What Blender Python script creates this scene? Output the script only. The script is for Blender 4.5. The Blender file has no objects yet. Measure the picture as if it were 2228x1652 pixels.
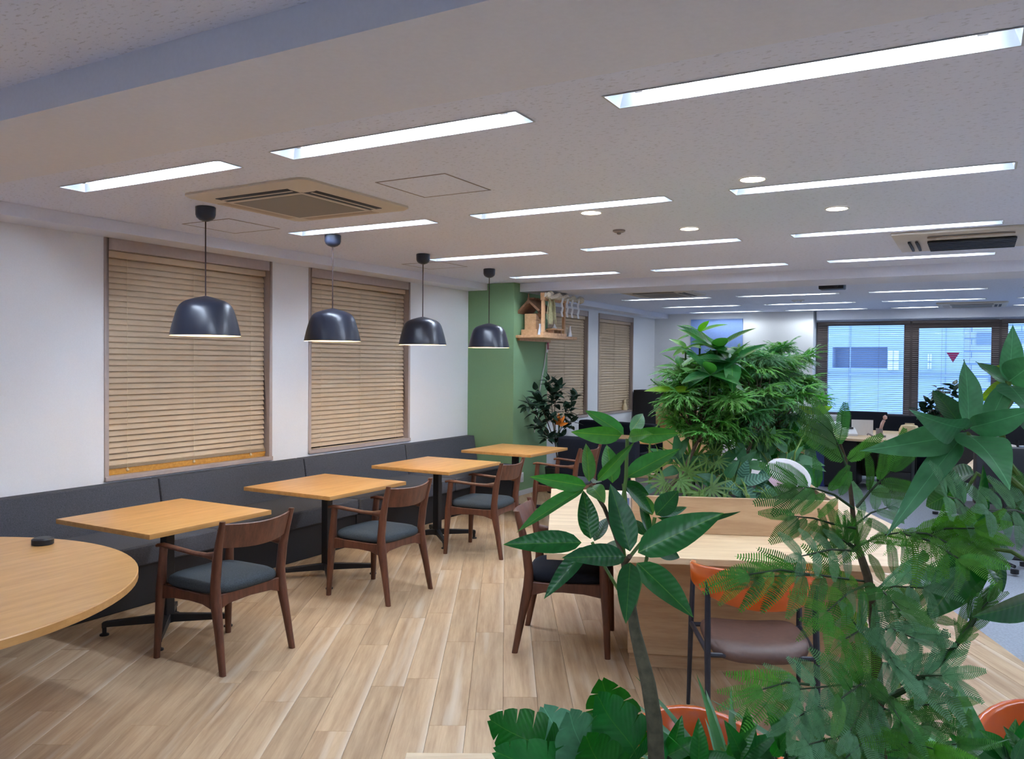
import bpy, bmesh, math, random
from mathutils import Vector, Matrix
random.seed(7)
SC = bpy.context.scene
COL = SC.collection
PI = math.pi
V3 = Vector

# ---------------------------------------------------------------- camera
EYE = V3((0, 0, 1.62))
YAW, PITCH, ROLL = (math.radians(a) for a in (29.54395526, -1.1404164, 0.45070905))
FPX = 1782.85
FWD = V3((-math.sin(YAW) * math.cos(PITCH), math.cos(YAW) * math.cos(PITCH), math.sin(PITCH)))
_r = V3((math.cos(YAW), math.sin(YAW), 0)); _u = _r.cross(FWD)
RGT = _r * math.cos(ROLL) + _u * math.sin(ROLL)
UPV = -_r * math.sin(ROLL) + _u * math.cos(ROLL)
cam = bpy.data.cameras.new('camera'); co = bpy.data.objects.new('camera', cam); COL.objects.link(co)
cam.sensor_fit = 'HORIZONTAL'; cam.sensor_width = 36; cam.lens = FPX / 2228 * 36; cam.clip_start = .05; cam.clip_end = 200
co.matrix_world = Matrix(((RGT.x, UPV.x, -FWD.x, EYE.x), (RGT.y, UPV.y, -FWD.y, EYE.y), (RGT.z, UPV.z, -FWD.z, EYE.z), (0, 0, 0, 1)))
SC.camera = co

# ---------------------------------------------------------------- world, exposure
w = bpy.data.worlds.new('sky'); SC.world = w; w.use_nodes = True
bg = w.node_tree.nodes['Background']; bg.inputs[0].default_value = (.40, .62, 1.0, 1); bg.inputs[1].default_value = .5
SC.view_settings.view_transform = 'Standard'; SC.view_settings.look = 'None'; SC.view_settings.gamma = 1
SC.view_settings.use_curve_mapping = False
SC.view_settings.exposure = 2.84
TUBE = 16.0       # radiance of the ceiling tubes
BULB = 13.0       # radiance of the pendant bulbs
DOWN = 5.0
cy = SC.cycles
cy.use_denoising = True
cy.sample_clamp_indirect = 6.0
cy.max_bounces = 8; cy.diffuse_bounces = 5; cy.glossy_bounces = 3; cy.transmission_bounces = 6; cy.transparent_max_bounces = 8
cy.caustics_reflective = False; cy.caustics_refractive = False

TOCAM = -FWD; UP = V3((0, 0, 1))
def at(px, py, d):
    """a point of the room seen at (px, py), d metres ahead"""
    return EYE + FWD * d + RGT * ((px - 1114) / FPX * d) + UPV * ((826 - py) / FPX * d)

# ---------------------------------------------------------------- materials
MATS = {}
def mk(name):
    m = bpy.data.materials.new(name); m.use_nodes = True; MATS[name] = m
    return m, m.node_tree, m.node_tree.nodes['Principled BSDF']
def N(t, kind, **kw):
    n = t.nodes.new(kind)
    for k, v in kw.items(): setattr(n, k, v)
    return n
def lin(c):
    f = lambda v: v / 12.92 if v <= .04045 else ((v + .055) / 1.055) ** 2.4
    return tuple(f(v / 255) for v in c) + (1,)
def ramp(t, fac, stops):
    r = N(t, 'ShaderNodeValToRGB'); e = r.color_ramp.elements
    while len(e) < len(stops): e.new(.5)
    for i, (p, c) in enumerate(stops): e[i].position = p; e[i].color = c
    t.links.new(fac, r.inputs[0]); return r.outputs[0]
def coords(t, kind='Object', scale=(1, 1, 1)):
    c = N(t, 'ShaderNodeTexCoord'); mp = N(t, 'ShaderNodeMapping'); mp.inputs['Scale'].default_value = scale
    t.links.new(c.outputs[kind], mp.inputs[0]); return mp.outputs[0]
def noise(t, vec, scale, detail=3, rough=.55):
    n = N(t, 'ShaderNodeTexNoise'); n.inputs['Scale'].default_value = scale; n.inputs['Detail'].default_value = detail
    n.inputs['Roughness'].default_value = rough; t.links.new(vec, n.inputs['Vector']); return n.outputs['Fac']
def mixc(t, fac, a, b, mode='MIX'):
    m = N(t, 'ShaderNodeMix', data_type='RGBA', blend_type=mode)
    for s, v in ((0, fac), (6, a), (7, b)):
        if hasattr(v, 'is_linked'): t.links.new(v, m.inputs[s])
        else: m.inputs[s].default_value = v
    return m.outputs[2]
def bump(t, b, h, strength=.3, dist=.004):
    n = N(t, 'ShaderNodeBump'); n.inputs['Strength'].default_value = strength; n.inputs['Distance'].default_value = dist
    t.links.new(h, n.inputs['Height']); t.links.new(n.outputs[0], b.inputs['Normal'])
def plain(name, c, rough=.5, metal=0, var=.08, scale=30, bmp=0, spec=.5, bdist=.003):
    m, t, b = mk(name); a = lin(c); v = coords(t)
    n = noise(t, v, scale)
    lo = tuple(x * (1 - var) for x in a[:3]) + (1,); hi = tuple(min(1, x * (1 + var)) for x in a[:3]) + (1,)
    t.links.new(ramp(t, n, [(.3, lo), (.7, hi)]), b.inputs['Base Color'])
    b.inputs['Roughness'].default_value = rough; b.inputs['Metallic'].default_value = metal
    b.inputs['Specular IOR Level'].default_value = spec
    if bmp: bump(t, b, n, bmp, bdist)
    return m
def glow(name, c, s):
    m = bpy.data.materials.new(name); m.use_nodes = True; t = m.node_tree; t.nodes.clear()
    e = N(t, 'ShaderNodeEmission'); e.inputs[0].default_value = c; e.inputs[1].default_value = s
    o = N(t, 'ShaderNodeOutputMaterial'); t.links.new(e.outputs[0], o.inputs[0]); MATS[name] = m; return m
def wood(name, dark, light, rough=.45, grain=(1, 14, 14), sc=3.0, rand=.25, streak=None, spec=.5):
    m, t, b = mk(name); v = coords(t, 'Object', grain)
    oi = N(t, 'ShaderNodeObjectInfo'); add = N(t, 'ShaderNodeVectorMath', operation='ADD')
    mul = N(t, 'ShaderNodeVectorMath', operation='SCALE'); mul.inputs['Scale'].default_value = 37.0
    cx = N(t, 'ShaderNodeCombineXYZ')
    for i in range(3): t.links.new(oi.outputs['Random'], cx.inputs[i])
    t.links.new(cx.outputs[0], mul.inputs[0]); t.links.new(v, add.inputs[0]); t.links.new(mul.outputs[0], add.inputs[1])
    n1 = noise(t, add.outputs[0], sc, 5, .6); n2 = noise(t, add.outputs[0], sc * 6, 3, .6)
    f = N(t, 'ShaderNodeMath', operation='MULTIPLY_ADD'); t.links.new(n2, f.inputs[0]); f.inputs[1].default_value = .35; t.links.new(n1, f.inputs[2])
    c = ramp(t, f.outputs[0], [(.42, lin(dark)), (.86, lin(light))])
    if streak:
        tc = N(t, 'ShaderNodeTexCoord'); sx = N(t, 'ShaderNodeSeparateXYZ'); t.links.new(tc.outputs['Object'], sx.inputs[0])
        wob = N(t, 'ShaderNodeMath', operation='MULTIPLY_ADD'); t.links.new(n1, wob.inputs[0]); wob.inputs[1].default_value = .045; t.links.new(sx.outputs[1], wob.inputs[2])
        eg = ramp(t, wob.outputs[0], [(.018, (.5, .5, .5, 1)), (.055, (0, 0, 0, 1))])
        gt_ = N(t, 'ShaderNodeMath', operation='GREATER_THAN'); t.links.new(oi.outputs['Random'], gt_.inputs[0]); gt_.inputs[1].default_value = .55
        em = N(t, 'ShaderNodeMath', operation='MULTIPLY'); t.links.new(eg, em.inputs[0]); t.links.new(gt_.outputs[0], em.inputs[1])
        c = mixc(t, em.outputs[0], c, lin(tuple(min(255, v + 14) for v in streak)))
        n3 = noise(t, add.outputs[0], sc * .55, 2, .5)
        c = mixc(t, ramp(t, n3, [(.62, (0, 0, 0, 1)), (.76, (.65, .65, .65, 1))]), c, lin(streak))
    hv = N(t, 'ShaderNodeHueSaturation')
    mr = N(t, 'ShaderNodeMapRange'); mr.inputs[3].default_value = 1 - rand / 2; mr.inputs[4].default_value = 1 + rand / 2
    t.links.new(oi.outputs['Random'], mr.inputs[0]); t.links.new(mr.outputs[0], hv.inputs['Value']); t.links.new(c, hv.inputs['Color'])
    t.links.new(hv.outputs[0], b.inputs['Base Color']); b.inputs['Roughness'].default_value = rough
    b.inputs['Specular IOR Level'].default_value = spec
    bump(t, b, n2, .08, .001)
    return m
def leafm(name, c, back=None, rough=.4, rand=.35, veins=True, stripe=None, transl=.25, rib=None):
    m, t, b = mk(name)
    oi = N(t, 'ShaderNodeObjectInfo'); tc = N(t, 'ShaderNodeTexCoord'); sp = N(t, 'ShaderNodeSeparateXYZ'); t.links.new(tc.outputs['Object'], sp.inputs[0])
    ab = N(t, 'ShaderNodeMath', operation='ABSOLUTE'); t.links.new(sp.outputs[0], ab.inputs[0])
    base = lin(c); ribc = lin(rib or tuple(min(255, int(x * 1.15 + 22)) for x in c))
    nz = noise(t, tc.outputs['Object'], 5, 2)
    col = ramp(t, nz, [(.3, tuple(x * .82 for x in base[:3]) + (1,)), (.7, tuple(x * 1.12 for x in base[:3]) + (1,))])
    if stripe:
        wv = N(t, 'ShaderNodeMath', operation='MULTIPLY_ADD'); t.links.new(ab.outputs[0], wv.inputs[0]); wv.inputs[1].default_value = -.6; t.links.new(sp.outputs[1], wv.inputs[2])
        sn = N(t, 'ShaderNodeMath', operation='MULTIPLY'); t.links.new(wv.outputs[0], sn.inputs[0]); sn.inputs[1].default_value = 46
        s2 = N(t, 'ShaderNodeMath', operation='SINE'); t.links.new(sn.outputs[0], s2.inputs[0])
        col = mixc(t, ramp(t, s2.outputs[0], [(.35, (0, 0, 0, 1)), (.65, (1, 1, 1, 1))]), col, lin(stripe))
    if veins:
        wv = N(t, 'ShaderNodeMath', operation='MULTIPLY_ADD'); t.links.new(ab.outputs[0], wv.inputs[0]); wv.inputs[1].default_value = -.7; t.links.new(sp.outputs[1], wv.inputs[2])
        sn = N(t, 'ShaderNodeMath', operation='MULTIPLY'); t.links.new(wv.outputs[0], sn.inputs[0]); sn.inputs[1].default_value = 75
        s2 = N(t, 'ShaderNodeMath', operation='SINE'); t.links.new(sn.outputs[0], s2.inputs[0])
        bump(t, b, s2.outputs[0], .10, .003)
        col = mixc(t, ramp(t, ab.outputs[0], [(.002, (.8, .8, .8, 1)), (.008, (0, 0, 0, 1))]), col, ribc)
    hv = N(t, 'ShaderNodeHueSaturation'); mr = N(t, 'ShaderNodeMapRange'); mr.inputs[3].default_value = 1 - rand; mr.inputs[4].default_value = 1 + rand
    t.links.new(oi.outputs['Random'], mr.inputs[0]); t.links.new(mr.outputs[0], hv.inputs['Value']); t.links.new(col, hv.inputs['Color'])
    mh = N(t, 'ShaderNodeMapRange'); mh.inputs[3].default_value = .485; mh.inputs[4].default_value = .515
    rr = N(t, 'ShaderNodeMath', operation='FRACT'); r2 = N(t, 'ShaderNodeMath', operation='MULTIPLY'); r2.inputs[1].default_value = 13.7
    t.links.new(oi.outputs['Random'], r2.inputs[0]); t.links.new(r2.outputs[0], rr.inputs[0]); t.links.new(rr.outputs[0], mh.inputs[0]); t.links.new(mh.outputs[0], hv.inputs['Hue'])
    cfin = hv.outputs[0]
    if back:
        ge = N(t, 'ShaderNodeNewGeometry'); cfin = mixc(t, ge.outputs['Backfacing'], hv.outputs[0], lin(back))
    t.links.new(cfin, b.inputs['Base Color']); b.inputs['Roughness'].default_value = rough
    tr = N(t, 'ShaderNodeBsdfTranslucent'); tg = N(t, 'ShaderNodeHueSaturation'); tg.inputs['Saturation'].default_value = 1.25; tg.inputs['Value'].default_value = 1.8
    t.links.new(cfin, tg.inputs['Color']); t.links.new(tg.outputs[0], tr.inputs[0])
    ms = N(t, 'ShaderNodeMixShader'); ms.inputs[0].default_value = transl
    out = t.nodes['Material Output']; t.links.new(b.outputs[0], ms.inputs[1]); t.links.new(tr.outputs[0], ms.inputs[2]); t.links.new(ms.outputs[0], out.inputs[0])
    return m

def ceil_mat():
    m, t, b = mk('mineral_board'); v = coords(t, 'Object', (34, 78, 34))
    n = noise(t, v, 1.0, 3, .6)
    c = ramp(t, n, [(.34, lin((200, 204, 219))), (.42, lin((226, 231, 248)))])
    t.links.new(c, b.inputs['Base Color']); b.inputs['Roughness'].default_value = .9; b.inputs['Specular IOR Level'].default_value = .2
    bump(t, b, n, .35, .004); return m
M_CEIL = ceil_mat()
M_BEAM = plain('beam_paint', (224, 226, 237), .85, var=.02, scale=60, bmp=.06)
M_WALL = plain('wall_paper', (229, 229, 231), .85, var=.025, scale=160, bmp=.12)
M_GREEN = plain('green_paint', (130, 166, 124), .8, var=.03, scale=140, bmp=.12)
M_BASEB = plain('baseboard_vinyl', (208, 208, 208), .5, var=.03)
M_TAUPE = plain('taupe_frame', (176, 160, 152), .45, var=.04, spec=.4)
M_DARKFR = plain('dark_bronze_frame', (112, 100, 96), .45, var=.05)
M_DARKGL = plain('dark_glass', (22, 22, 26), .1, var=.02)
M_SLAT = plain('beige_slat', (197, 173, 144), .55, var=.05, scale=8)
M_SLAT2 = plain('taupe_slat', (120, 108, 104), .5, var=.03)
M_RAIL = wood('amber_rail', (176, 120, 46), (214, 158, 72), .4)
M_CORD = plain('blind_cord', (214, 196, 160), .8)
M_PLANK = wood('oak_vinyl_plank', (154, 124, 94), (194, 166, 132), .5, (.8, 11, 11), 1.5, .17, (212, 198, 178), spec=.3)
M_SUB = plain('floor_screed', (150, 126, 102), .9)
M_CARPET = plain('grey_blue_carpet', (136, 141, 149), .95, var=.16, scale=70, bmp=.4)
M_OAK = wood('oak_table_veneer', (182, 130, 70), (206, 156, 94), .38, (12, 1.2, 12), 2.2, .05)
M_PALEOAK = wood('pale_oak_veneer', (196, 164, 124), (224, 198, 160), .4, (1.2, 12, 12), 2.0, .05)
M_PLANT = wood('planter_oak', (172, 138, 102), (200, 168, 130), .45, (1.2, 12, 12), 2.0, .05)
M_WALNUT = wood('walnut', (70, 40, 28), (112, 68, 48), .42, (10, 10, 1.5), 3.0, .1)
M_HINOKI = wood('cypress_wood', (196, 148, 104), (222, 178, 134), .5, (8, 8, 8), 3.0, .1)
M_BLACK = plain('black_powdercoat', (22, 23, 28), .45, var=.1)
M_LAMP = plain('charcoal_lacquer', (36, 40, 54), .32, var=.03, spec=.6)
M_LAMPIN = plain('shade_inside_white', (240, 236, 226), .6)
M_WIRE = plain('brown_cord', (58, 40, 38), .7)
M_TWEED = plain('charcoal_tweed', (78, 79, 85), .95, var=.28, scale=170, bmp=.3, spec=.2)
M_BENCHB = plain('black_bench_base', (27, 25, 27), .6, var=.1)
M_SEAT = plain('slate_blue_fabric', (64, 70, 74), .95, var=.3, scale=200, bmp=.3, spec=.2)
M_NAVY = plain('dark_navy_fabric', (26, 30, 40), .9, var=.15, scale=150, bmp=.2, spec=.2)
M_BLKLEA = plain('black_leather', (24, 25, 30), .45, var=.1, scale=60)
M_ORANGE = plain('orange_lacquer', (188, 84, 24), .2, var=.05, scale=9)
M_BROWN = plain('brown_leather', (92, 66, 56), .45, var=.12, scale=40, bmp=.1)
M_STEEL = plain('dark_steel', (44, 46, 56), .4, metal=.3)
M_AC = plain('cream_plastic', (204, 193, 178), .5, var=.02)
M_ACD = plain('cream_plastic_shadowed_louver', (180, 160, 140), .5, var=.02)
M_GRILL = plain('grey_grille', (142, 137, 130), .7, var=.05, scale=300)
M_SLOT = plain('vent_dark', (40, 42, 48), .6)
M_TROUGH = plain('white_reflector', (186, 190, 194), .5, var=.01)
M_HATCH = plain('hatch_trim', (140, 130, 132), .5)
M_WHITE = plain('white_plastic', (232, 233, 236), .45, var=.02)
M_PAPER = plain('white_paper', (240, 238, 236), .9, var=.02)
M_CERAM = plain('white_porcelain', (236, 238, 244), .25, var=.01)
M_STRAW = plain('straw', (188, 182, 140), .9, var=.2, scale=40)
M_ROPE = plain('pale_rope', (222, 214, 194), .9, var=.2, scale=60, bmp=.4)
M_DRYLEAF = plain('dried_leaves', (150, 112, 84), .8, var=.2)
M_CARD = plain('cardboard', (178, 142, 98), .85, var=.05)
M_BLUE = plain('blue_panel', (116, 142, 196), .8, var=.04)
M_RED = plain('red_film', (170, 50, 74), .5)
_m, _t, _b = mk('red_film'); _t.nodes.remove(_b)
_a = N(_t, 'ShaderNodeBsdfTransparent'); _a.inputs[0].default_value = (.62, .05, .10, 1); _d = N(_t, 'ShaderNodeBsdfDiffuse'); _d.inputs[0].default_value = (.5, .03, .06, 1)
_x = N(_t, 'ShaderNodeMixShader'); _x.inputs[0].default_value = .35; _t.links.new(_a.outputs[0], _x.inputs[1]); _t.links.new(_d.outputs[0], _x.inputs[2]); _t.links.new(_x.outputs[0], _t.nodes['Material Output'].inputs[0]); M_FILM = _m
M_PINK = plain('pink_paper', (232, 196, 206), .8, var=.04)
M_CREAM = plain('cream_bag', (222, 200, 160), .7, var=.1)
M_SKINPINK = plain('pale_pink_plastic', (214, 176, 166), .6)
M_BLUEBIN = plain('blue_plastic', (52, 66, 128), .5)
M_SOIL = plain('dark_soil', (46, 40, 34), .95, var=.4, scale=60, bmp=.8)
M_TRUNK = plain('brown_bark', (84, 78, 58), .85, var=.25, scale=90, bmp=.5)
M_BROWNBARK = plain('thin_brown_bark', (92, 74, 56), .85, var=.25, scale=90, bmp=.4)
M_STEM = plain('green_stem', (92, 122, 48), .6, var=.15)
M_STEMD = plain('dark_green_stem', (52, 74, 42), .6, var=.15)
M_FLOWER = plain('orange_petal', (236, 132, 40), .5, var=.1)
M_TUBE = glow('tube_glow', (.79, .92, 1.12, 1), TUBE)
M_TUBE2 = glow('dimmed_tube_glow', (.87, .95, 1.0, 1), TUBE * .55)  # output turned down beyond the beam so the far wall stays darker
M_BULB = glow('bulb_glow', (1.0, .72, .36, 1), BULB)
M_DOWN = glow('downlight_glow', (1.0, .78, .50, 1), DOWN)
M_PACHIRA = leafm('money_tree_leaf', (34, 92, 42), (64, 110, 56), .33, .22, rib=(86, 132, 60), transl=.22)
M_PACHLT = leafm('young_money_tree_leaf', (78, 136, 66), (92, 140, 66), .4, .15, rib=(130, 168, 70), transl=.32)
M_BIGLEAF = leafm('broad_leaf', (84, 140, 94), (90, 140, 62), .5, .2, transl=.2)
M_YELLEAF = leafm('backlit_yellow_green_leaf', (112, 150, 20), None, .5, .12, transl=.45)
M_ACACIA = leafm('feathery_leaflet', (78, 126, 62), None, .6, .28, veins=False, transl=.3)
M_ACACLT = leafm('bright_feathery_leaflet', (90, 148, 60), None, .6, .12, veins=False, transl=.35)
M_ACACGR = leafm('bluish_feathery_leaflet', (108, 154, 112), None, .7, .15, veins=False, transl=.25)
M_ARALIA = leafm('cut_leaf', (86, 140, 66), None, .5, .35, veins=False, transl=.28)
M_ARALIAD = leafm('dark_cut_leaf', (64, 116, 70), None, .5, .3, veins=False, transl=.22)
M_MONST = leafm('split_leaf', (38, 108, 42), (52, 98, 50), .35, .2, rib=(84, 140, 60), transl=.22)
M_MONSTG = leafm('matt_grey_green_split_leaf', (98, 150, 118), None, .55, .1, transl=.2)
M_FICUS = leafm('dark_fig_leaf', (36, 62, 46), None, .42, .3, veins=False, transl=.12)
M_GROUND = leafm('low_leaf', (44, 98, 62), None, .45, .3, transl=.2)
M_FERN = leafm('light_fern', (92, 126, 60), None, .6, .25, veins=False, transl=.3)
M_CALA = leafm('striped_leaf', (40, 88, 66), None, .5, .12, veins=False, stripe=(80, 130, 102), transl=.15)
M_FACADE = plain('pale_facade', (170, 186, 206), .9, var=.05, scale=1.5)
M_FACADE2 = plain('white_facade', (232, 236, 240), .9, var=.03, scale=1.5)
M_FACDARK = plain('facade_trim_and_shade', (148, 166, 192), .15, var=.05)
gm, gt, gb = mk('clear_glass'); gt.nodes.clear()
_tr = N(gt, 'ShaderNodeBsdfTransparent'); _tr.inputs[0].default_value = (.92, .96, 1, 1); _gl = N(gt, 'ShaderNodeBsdfGlossy'); _gl.inputs['Roughness'].default_value = .02
_mx = N(gt, 'ShaderNodeMixShader'); _mx.inputs[0].default_value = .05; _o = N(gt, 'ShaderNodeOutputMaterial')
gt.links.new(_tr.outputs[0], _mx.inputs[1]); gt.links.new(_gl.outputs[0], _mx.inputs[2]); gt.links.new(_mx.outputs[0], _o.inputs[0])
M_GLASS = gm

# ---------------------------------------------------------------- mesh helpers
class MB:
    def __init__(s): s.v = []; s.f = []
    def add(s, vs, fs):
        o = len(s.v); s.v += [tuple(p) for p in vs]; s.f += [tuple(i + o for i in f) for f in fs]; return s
    def box(s, x0, x1, y0, y1, z0, z1):
        return s.add([(x, y, z) for z in (z0, z1) for y in (y0, y1) for x in (x0, x1)],
                     [(0, 2, 3, 1), (4, 5, 7, 6), (0, 1, 5, 4), (2, 6, 7, 3), (0, 4, 6, 2), (1, 3, 7, 5)])
    def prism(s, poly, z0, z1):
        n = len(poly)
        return s.add([(x, y, z0) for x, y in poly] + [(x, y, z1) for x, y in poly],
                     [tuple(range(n - 1, -1, -1)), tuple(range(n, 2 * n))] + [(i, (i + 1) % n, n + (i + 1) % n, n + i) for i in range(n)])
    def tube(s, pts, rad, n=8, cap=True, flat=1.0):
        pts = [V3(p) for p in pts]; k = len(pts)
        if not hasattr(rad, '__len__'): rad = [rad] * k
        up = None; rings = []
        for i, p in enumerate(pts):
            d = (pts[min(i + 1, k - 1)] - pts[max(i - 1, 0)]).normalized()
            if up is None: up = V3((0, 0, 1)) if abs(d.z) < .9 else V3((1, 0, 0))
            a = d.cross(up).normalized(); b = a.cross(d).normalized(); up = b
            rings.append([p + a * (math.cos(2 * PI * j / n) * rad[i]) + b * (math.sin(2 * PI * j / n) * rad[i] * flat) for j in range(n)])
        vs = [q for r in rings for q in r]
        fs = [(i * n + j, i * n + (j + 1) % n, (i + 1) * n + (j + 1) % n, (i + 1) * n + j) for i in range(k - 1) for j in range(n)]
        if cap: fs += [tuple(range(n - 1, -1, -1)), tuple((k - 1) * n + j for j in range(n))]
        return s.add(vs, fs)
    def lathe(s, prof, n=32, c=(0, 0), cap=True):
        k = len(prof); vs = []
        for r, z in prof:
            for j in range(n): a = 2 * PI * j / n; vs.append((c[0] + r * math.cos(a), c[1] + r * math.sin(a), z))
        fs = [(i * n + j, i * n + (j + 1) % n, (i + 1) * n + (j + 1) % n, (i + 1) * n + j) for i in range(k - 1) for j in range(n)]
        if cap and prof[0][0] > 1e-6: fs.append(tuple(range(n - 1, -1, -1)))
        if cap and prof[-1][0] > 1e-6: fs.append(tuple((k - 1) * n + j for j in range(n)))
        return s.add(vs, fs)
    def rings(s, secs, cap=True):
        """skin a list of equal-length closed sections"""
        n = len(secs[0]); vs = [q for r in secs for q in r]
        fs = [(i * n + j, i * n + (j + 1) % n, (i + 1) * n + (j + 1) % n, (i + 1) * n + j) for i in range(len(secs) - 1) for j in range(n)]
        if cap: fs += [tuple(range(n - 1, -1, -1)), tuple((len(secs) - 1) * n + j for j in range(n))]
        return s.add(vs, fs)
    def mesh(s, name, m, bev=0, seg=2, smooth=None, sub=0):
        me = bpy.data.meshes.new(name); me.from_pydata(s.v, [], s.f)
        bm = bmesh.new(); bm.from_mesh(me)
        bmesh.ops.remove_doubles(bm, verts=bm.verts, dist=1e-6)
        if smooth != 'leaf': bmesh.ops.recalc_face_normals(bm, faces=bm.faces)
        if bev: bmesh.ops.bevel(bm, geom=[e for e in bm.edges if e.is_manifold and e.calc_face_angle(0) > .5], offset=bev, segments=seg, affect='EDGES', clamp_overlap=True, profile=.6)
        if sub: bmesh.ops.subdivide_edges(bm, edges=bm.edges, cuts=sub, use_grid_fill=True, smooth=1.0)
        bm.to_mesh(me); bm.free()
        if m: me.materials.append(m)
        if smooth is None: smooth = 35
        if smooth:
            for p in me.polygons: p.use_smooth = True
            if smooth != 'leaf': me.set_sharp_from_angle(angle=math.radians(smooth))
        return me
def link(name, me, parent=None, loc=None, rz=0, mat=None):
    o = bpy.data.objects.new(name, me); COL.objects.link(o)
    if parent: o.parent = parent
    if loc is not None: o.location = loc
    if rz: o.rotation_euler.z = rz
    return o
def part(name, mb, m, parent=None, bev=0, seg=2, smooth=None, **kw):
    return link(name, mb.mesh(name, m, bev, seg, smooth), parent, **kw)
def tag(o, label, cat, group=None):
    o['label'] = label; o['category'] = cat
    if group: o['group'] = group
    return o
def thing(name, label, cat, loc=(0, 0, 0), rz=0, group=None):
    o = bpy.data.objects.new(name, None); COL.objects.link(o); o.location = loc; o.rotation_euler.z = rz; o.empty_display_size = .1
    return tag(o, label, cat, group)
def struct(name, mb, m, parent=None, bev=0):
    o = part(name, mb, m, parent, bev)
    if not parent: o['kind'] = 'structure'
    return o
def stuff(o): o['kind'] = 'stuff'; return o
def dup(root, loc, rz, label=None, group=None):
    r = root.copy(); COL.objects.link(r); r.location = loc; r.rotation_euler.z = rz
    if label: r['label'] = label
    if group: r['group'] = group
    for ch in list(root.children):
        c = ch.copy(); COL.objects.link(c); c.parent = r
        for g in ch.children:
            d = g.copy(); COL.objects.link(d); d.parent = c
    return r
def slab_with_holes(x0, x1, y0, y1, z, holes):
    """flat faces at height z, the rectangles in holes left out"""
    xs = sorted({x0, x1} | {h[0] for h in holes} | {h[1] for h in holes}); ys = sorted({y0, y1} | {h[2] for h in holes} | {h[3] for h in holes})
    mb = MB()
    for i in range(len(xs) - 1):
        for j in range(len(ys) - 1):
            cx, cy_ = (xs[i] + xs[i + 1]) / 2, (ys[j] + ys[j + 1]) / 2
            if any(h[0] < cx < h[1] and h[2] < cy_ < h[3] for h in holes): continue
            mb.add([(xs[i], ys[j], z), (xs[i + 1], ys[j], z), (xs[i + 1], ys[j + 1], z), (xs[i], ys[j + 1], z)], [(0, 3, 2, 1)])
    return mb

# ---------------------------------------------------------------- room shell
XW, YF, ZC = -5.491, 15.33, 2.59          # left wall, far wall, ceiling
XR, YB = 5.0, -3.0
YG = 15.62                                # plane of the far windows
LIGHTS = []                               # (x0, x1, y0)
for y0, spans in ((2.76, [(-4.49, -3.21), (-2.86, -1.563), (-1.19, .105)]), (4.55, [(-4.53, -3.26), (-2.91, -1.58), (-1.205, .142)]),
                  (6.31, [(-4.5, -3.3), (-2.93, -1.61), (-1.215, .133)]), (8.03, [(-4.6, -3.31), (-2.93, -1.59), (-1.22, .12)]),
                  (11.62, [(-4.7, -3.35), (-2.97, -1.615), (-1.25, .1)]), (13.36, [(-4.67, -3.35), (-2.97, -1.62), (-1.25, .1)]),
                  (14.92, [(-4.67, -3.35), (-2.97, -1.62), (-1.25, .1)])):
    for a, b in spans + [(.48, 1.79), (2.14, 3.45)]: LIGHTS.append((a, b, y0))
for a in (-4.49, -2.86, -1.19, .48, 2.14): LIGHTS.append((a, a + 1.3, -.6))
DOWNS = [(-1.03, 4.34), (-.764, 5.385), (-2.163, 4.825), (-1.795, 5.71)]
LW = .15
holes = [(a, b, y, y + LW) for a, b, y in LIGHTS]
mb = slab_with_holes(XW, XR, YB, YG + .2, ZC, holes)
struct('ceiling', mb, M_CEIL)
struct('trim_1', MB().box(XW, XR, 1.665, 2.25, 2.475, ZC + .01), M_BEAM)['label'] = 'smooth ceiling beam crossing the near end'
struct('trim_2', MB().box(XW, XR, 8.72, 9.40, 2.487, ZC + .01), M_BEAM)['label'] = 'smooth ceiling beam at the green column'
struct('trim_3', MB().box(XW, -5.215, 2.25, 8.72, 2.508, ZC + .01).box(XW, -5.215, 9.40, YF, 2.508, ZC + .01), M_BEAM)['label'] = 'soffit along the window wall'
struct('trim_4', MB().box(-2.5, XR, 15.42, YG + .2, 2.43, ZC + .01), M_BEAM)['label'] = 'soffit over the far windows'
# left wall with four window niches
WIN = [(3.70, 5.325, .735, 2.508), (5.785, 7.378, .745, 2.508), (10.58, 12.18, .76, 2.47), (12.587, 14.185, .755, 2.465)]
NICHE = .14
mb = MB()
ys = sorted({YB, YF} | {a for a, *_ in WIN} | {b for _, b, *_ in WIN})
for i in range(len(ys) - 1):
    a, b = ys[i], ys[i + 1]; wn = [q for q in WIN if q[0] <= a and q[1] >= b]
    if not wn: mb.box(XW - .25, XW, a, b, 0, ZC)
    else:
        mb.box(XW - .25, XW, a, b, 0, wn[0][2]); mb.box(XW - .25, XW - NICHE - .02, a, b, wn[0][2], wn[0][3]); mb.box(XW - .25, XW, a, b, wn[0][3], ZC)
struct('wall_left', mb, M_WALL)
struct('wall_far', MB().box(XW, -2.54, YF, YG + .25, 0, ZC), M_WALL)
# the far window wall
FW = [(-2.345, -1.10), (-.87, .205), (.44, 1.55), (1.80, 2.90), (3.15, 4.3)]
mb = MB().box(-2.54, XR, YG, YG + .2, 0, .745).box(-2.54, XR, YG, YG + .2, 2.40, ZC).box(4.5, XR, YG, YG + .2, .745, 2.40)
struct('wall_window', mb, M_WALL)
struct('wall_right', MB().box(XR, XR + .2, YB, YG + .2, 0, ZC), M_WALL)
struct('wall_back', MB().box(XW, XR, YB - .2, YB, 0, ZC), M_WALL)
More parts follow.
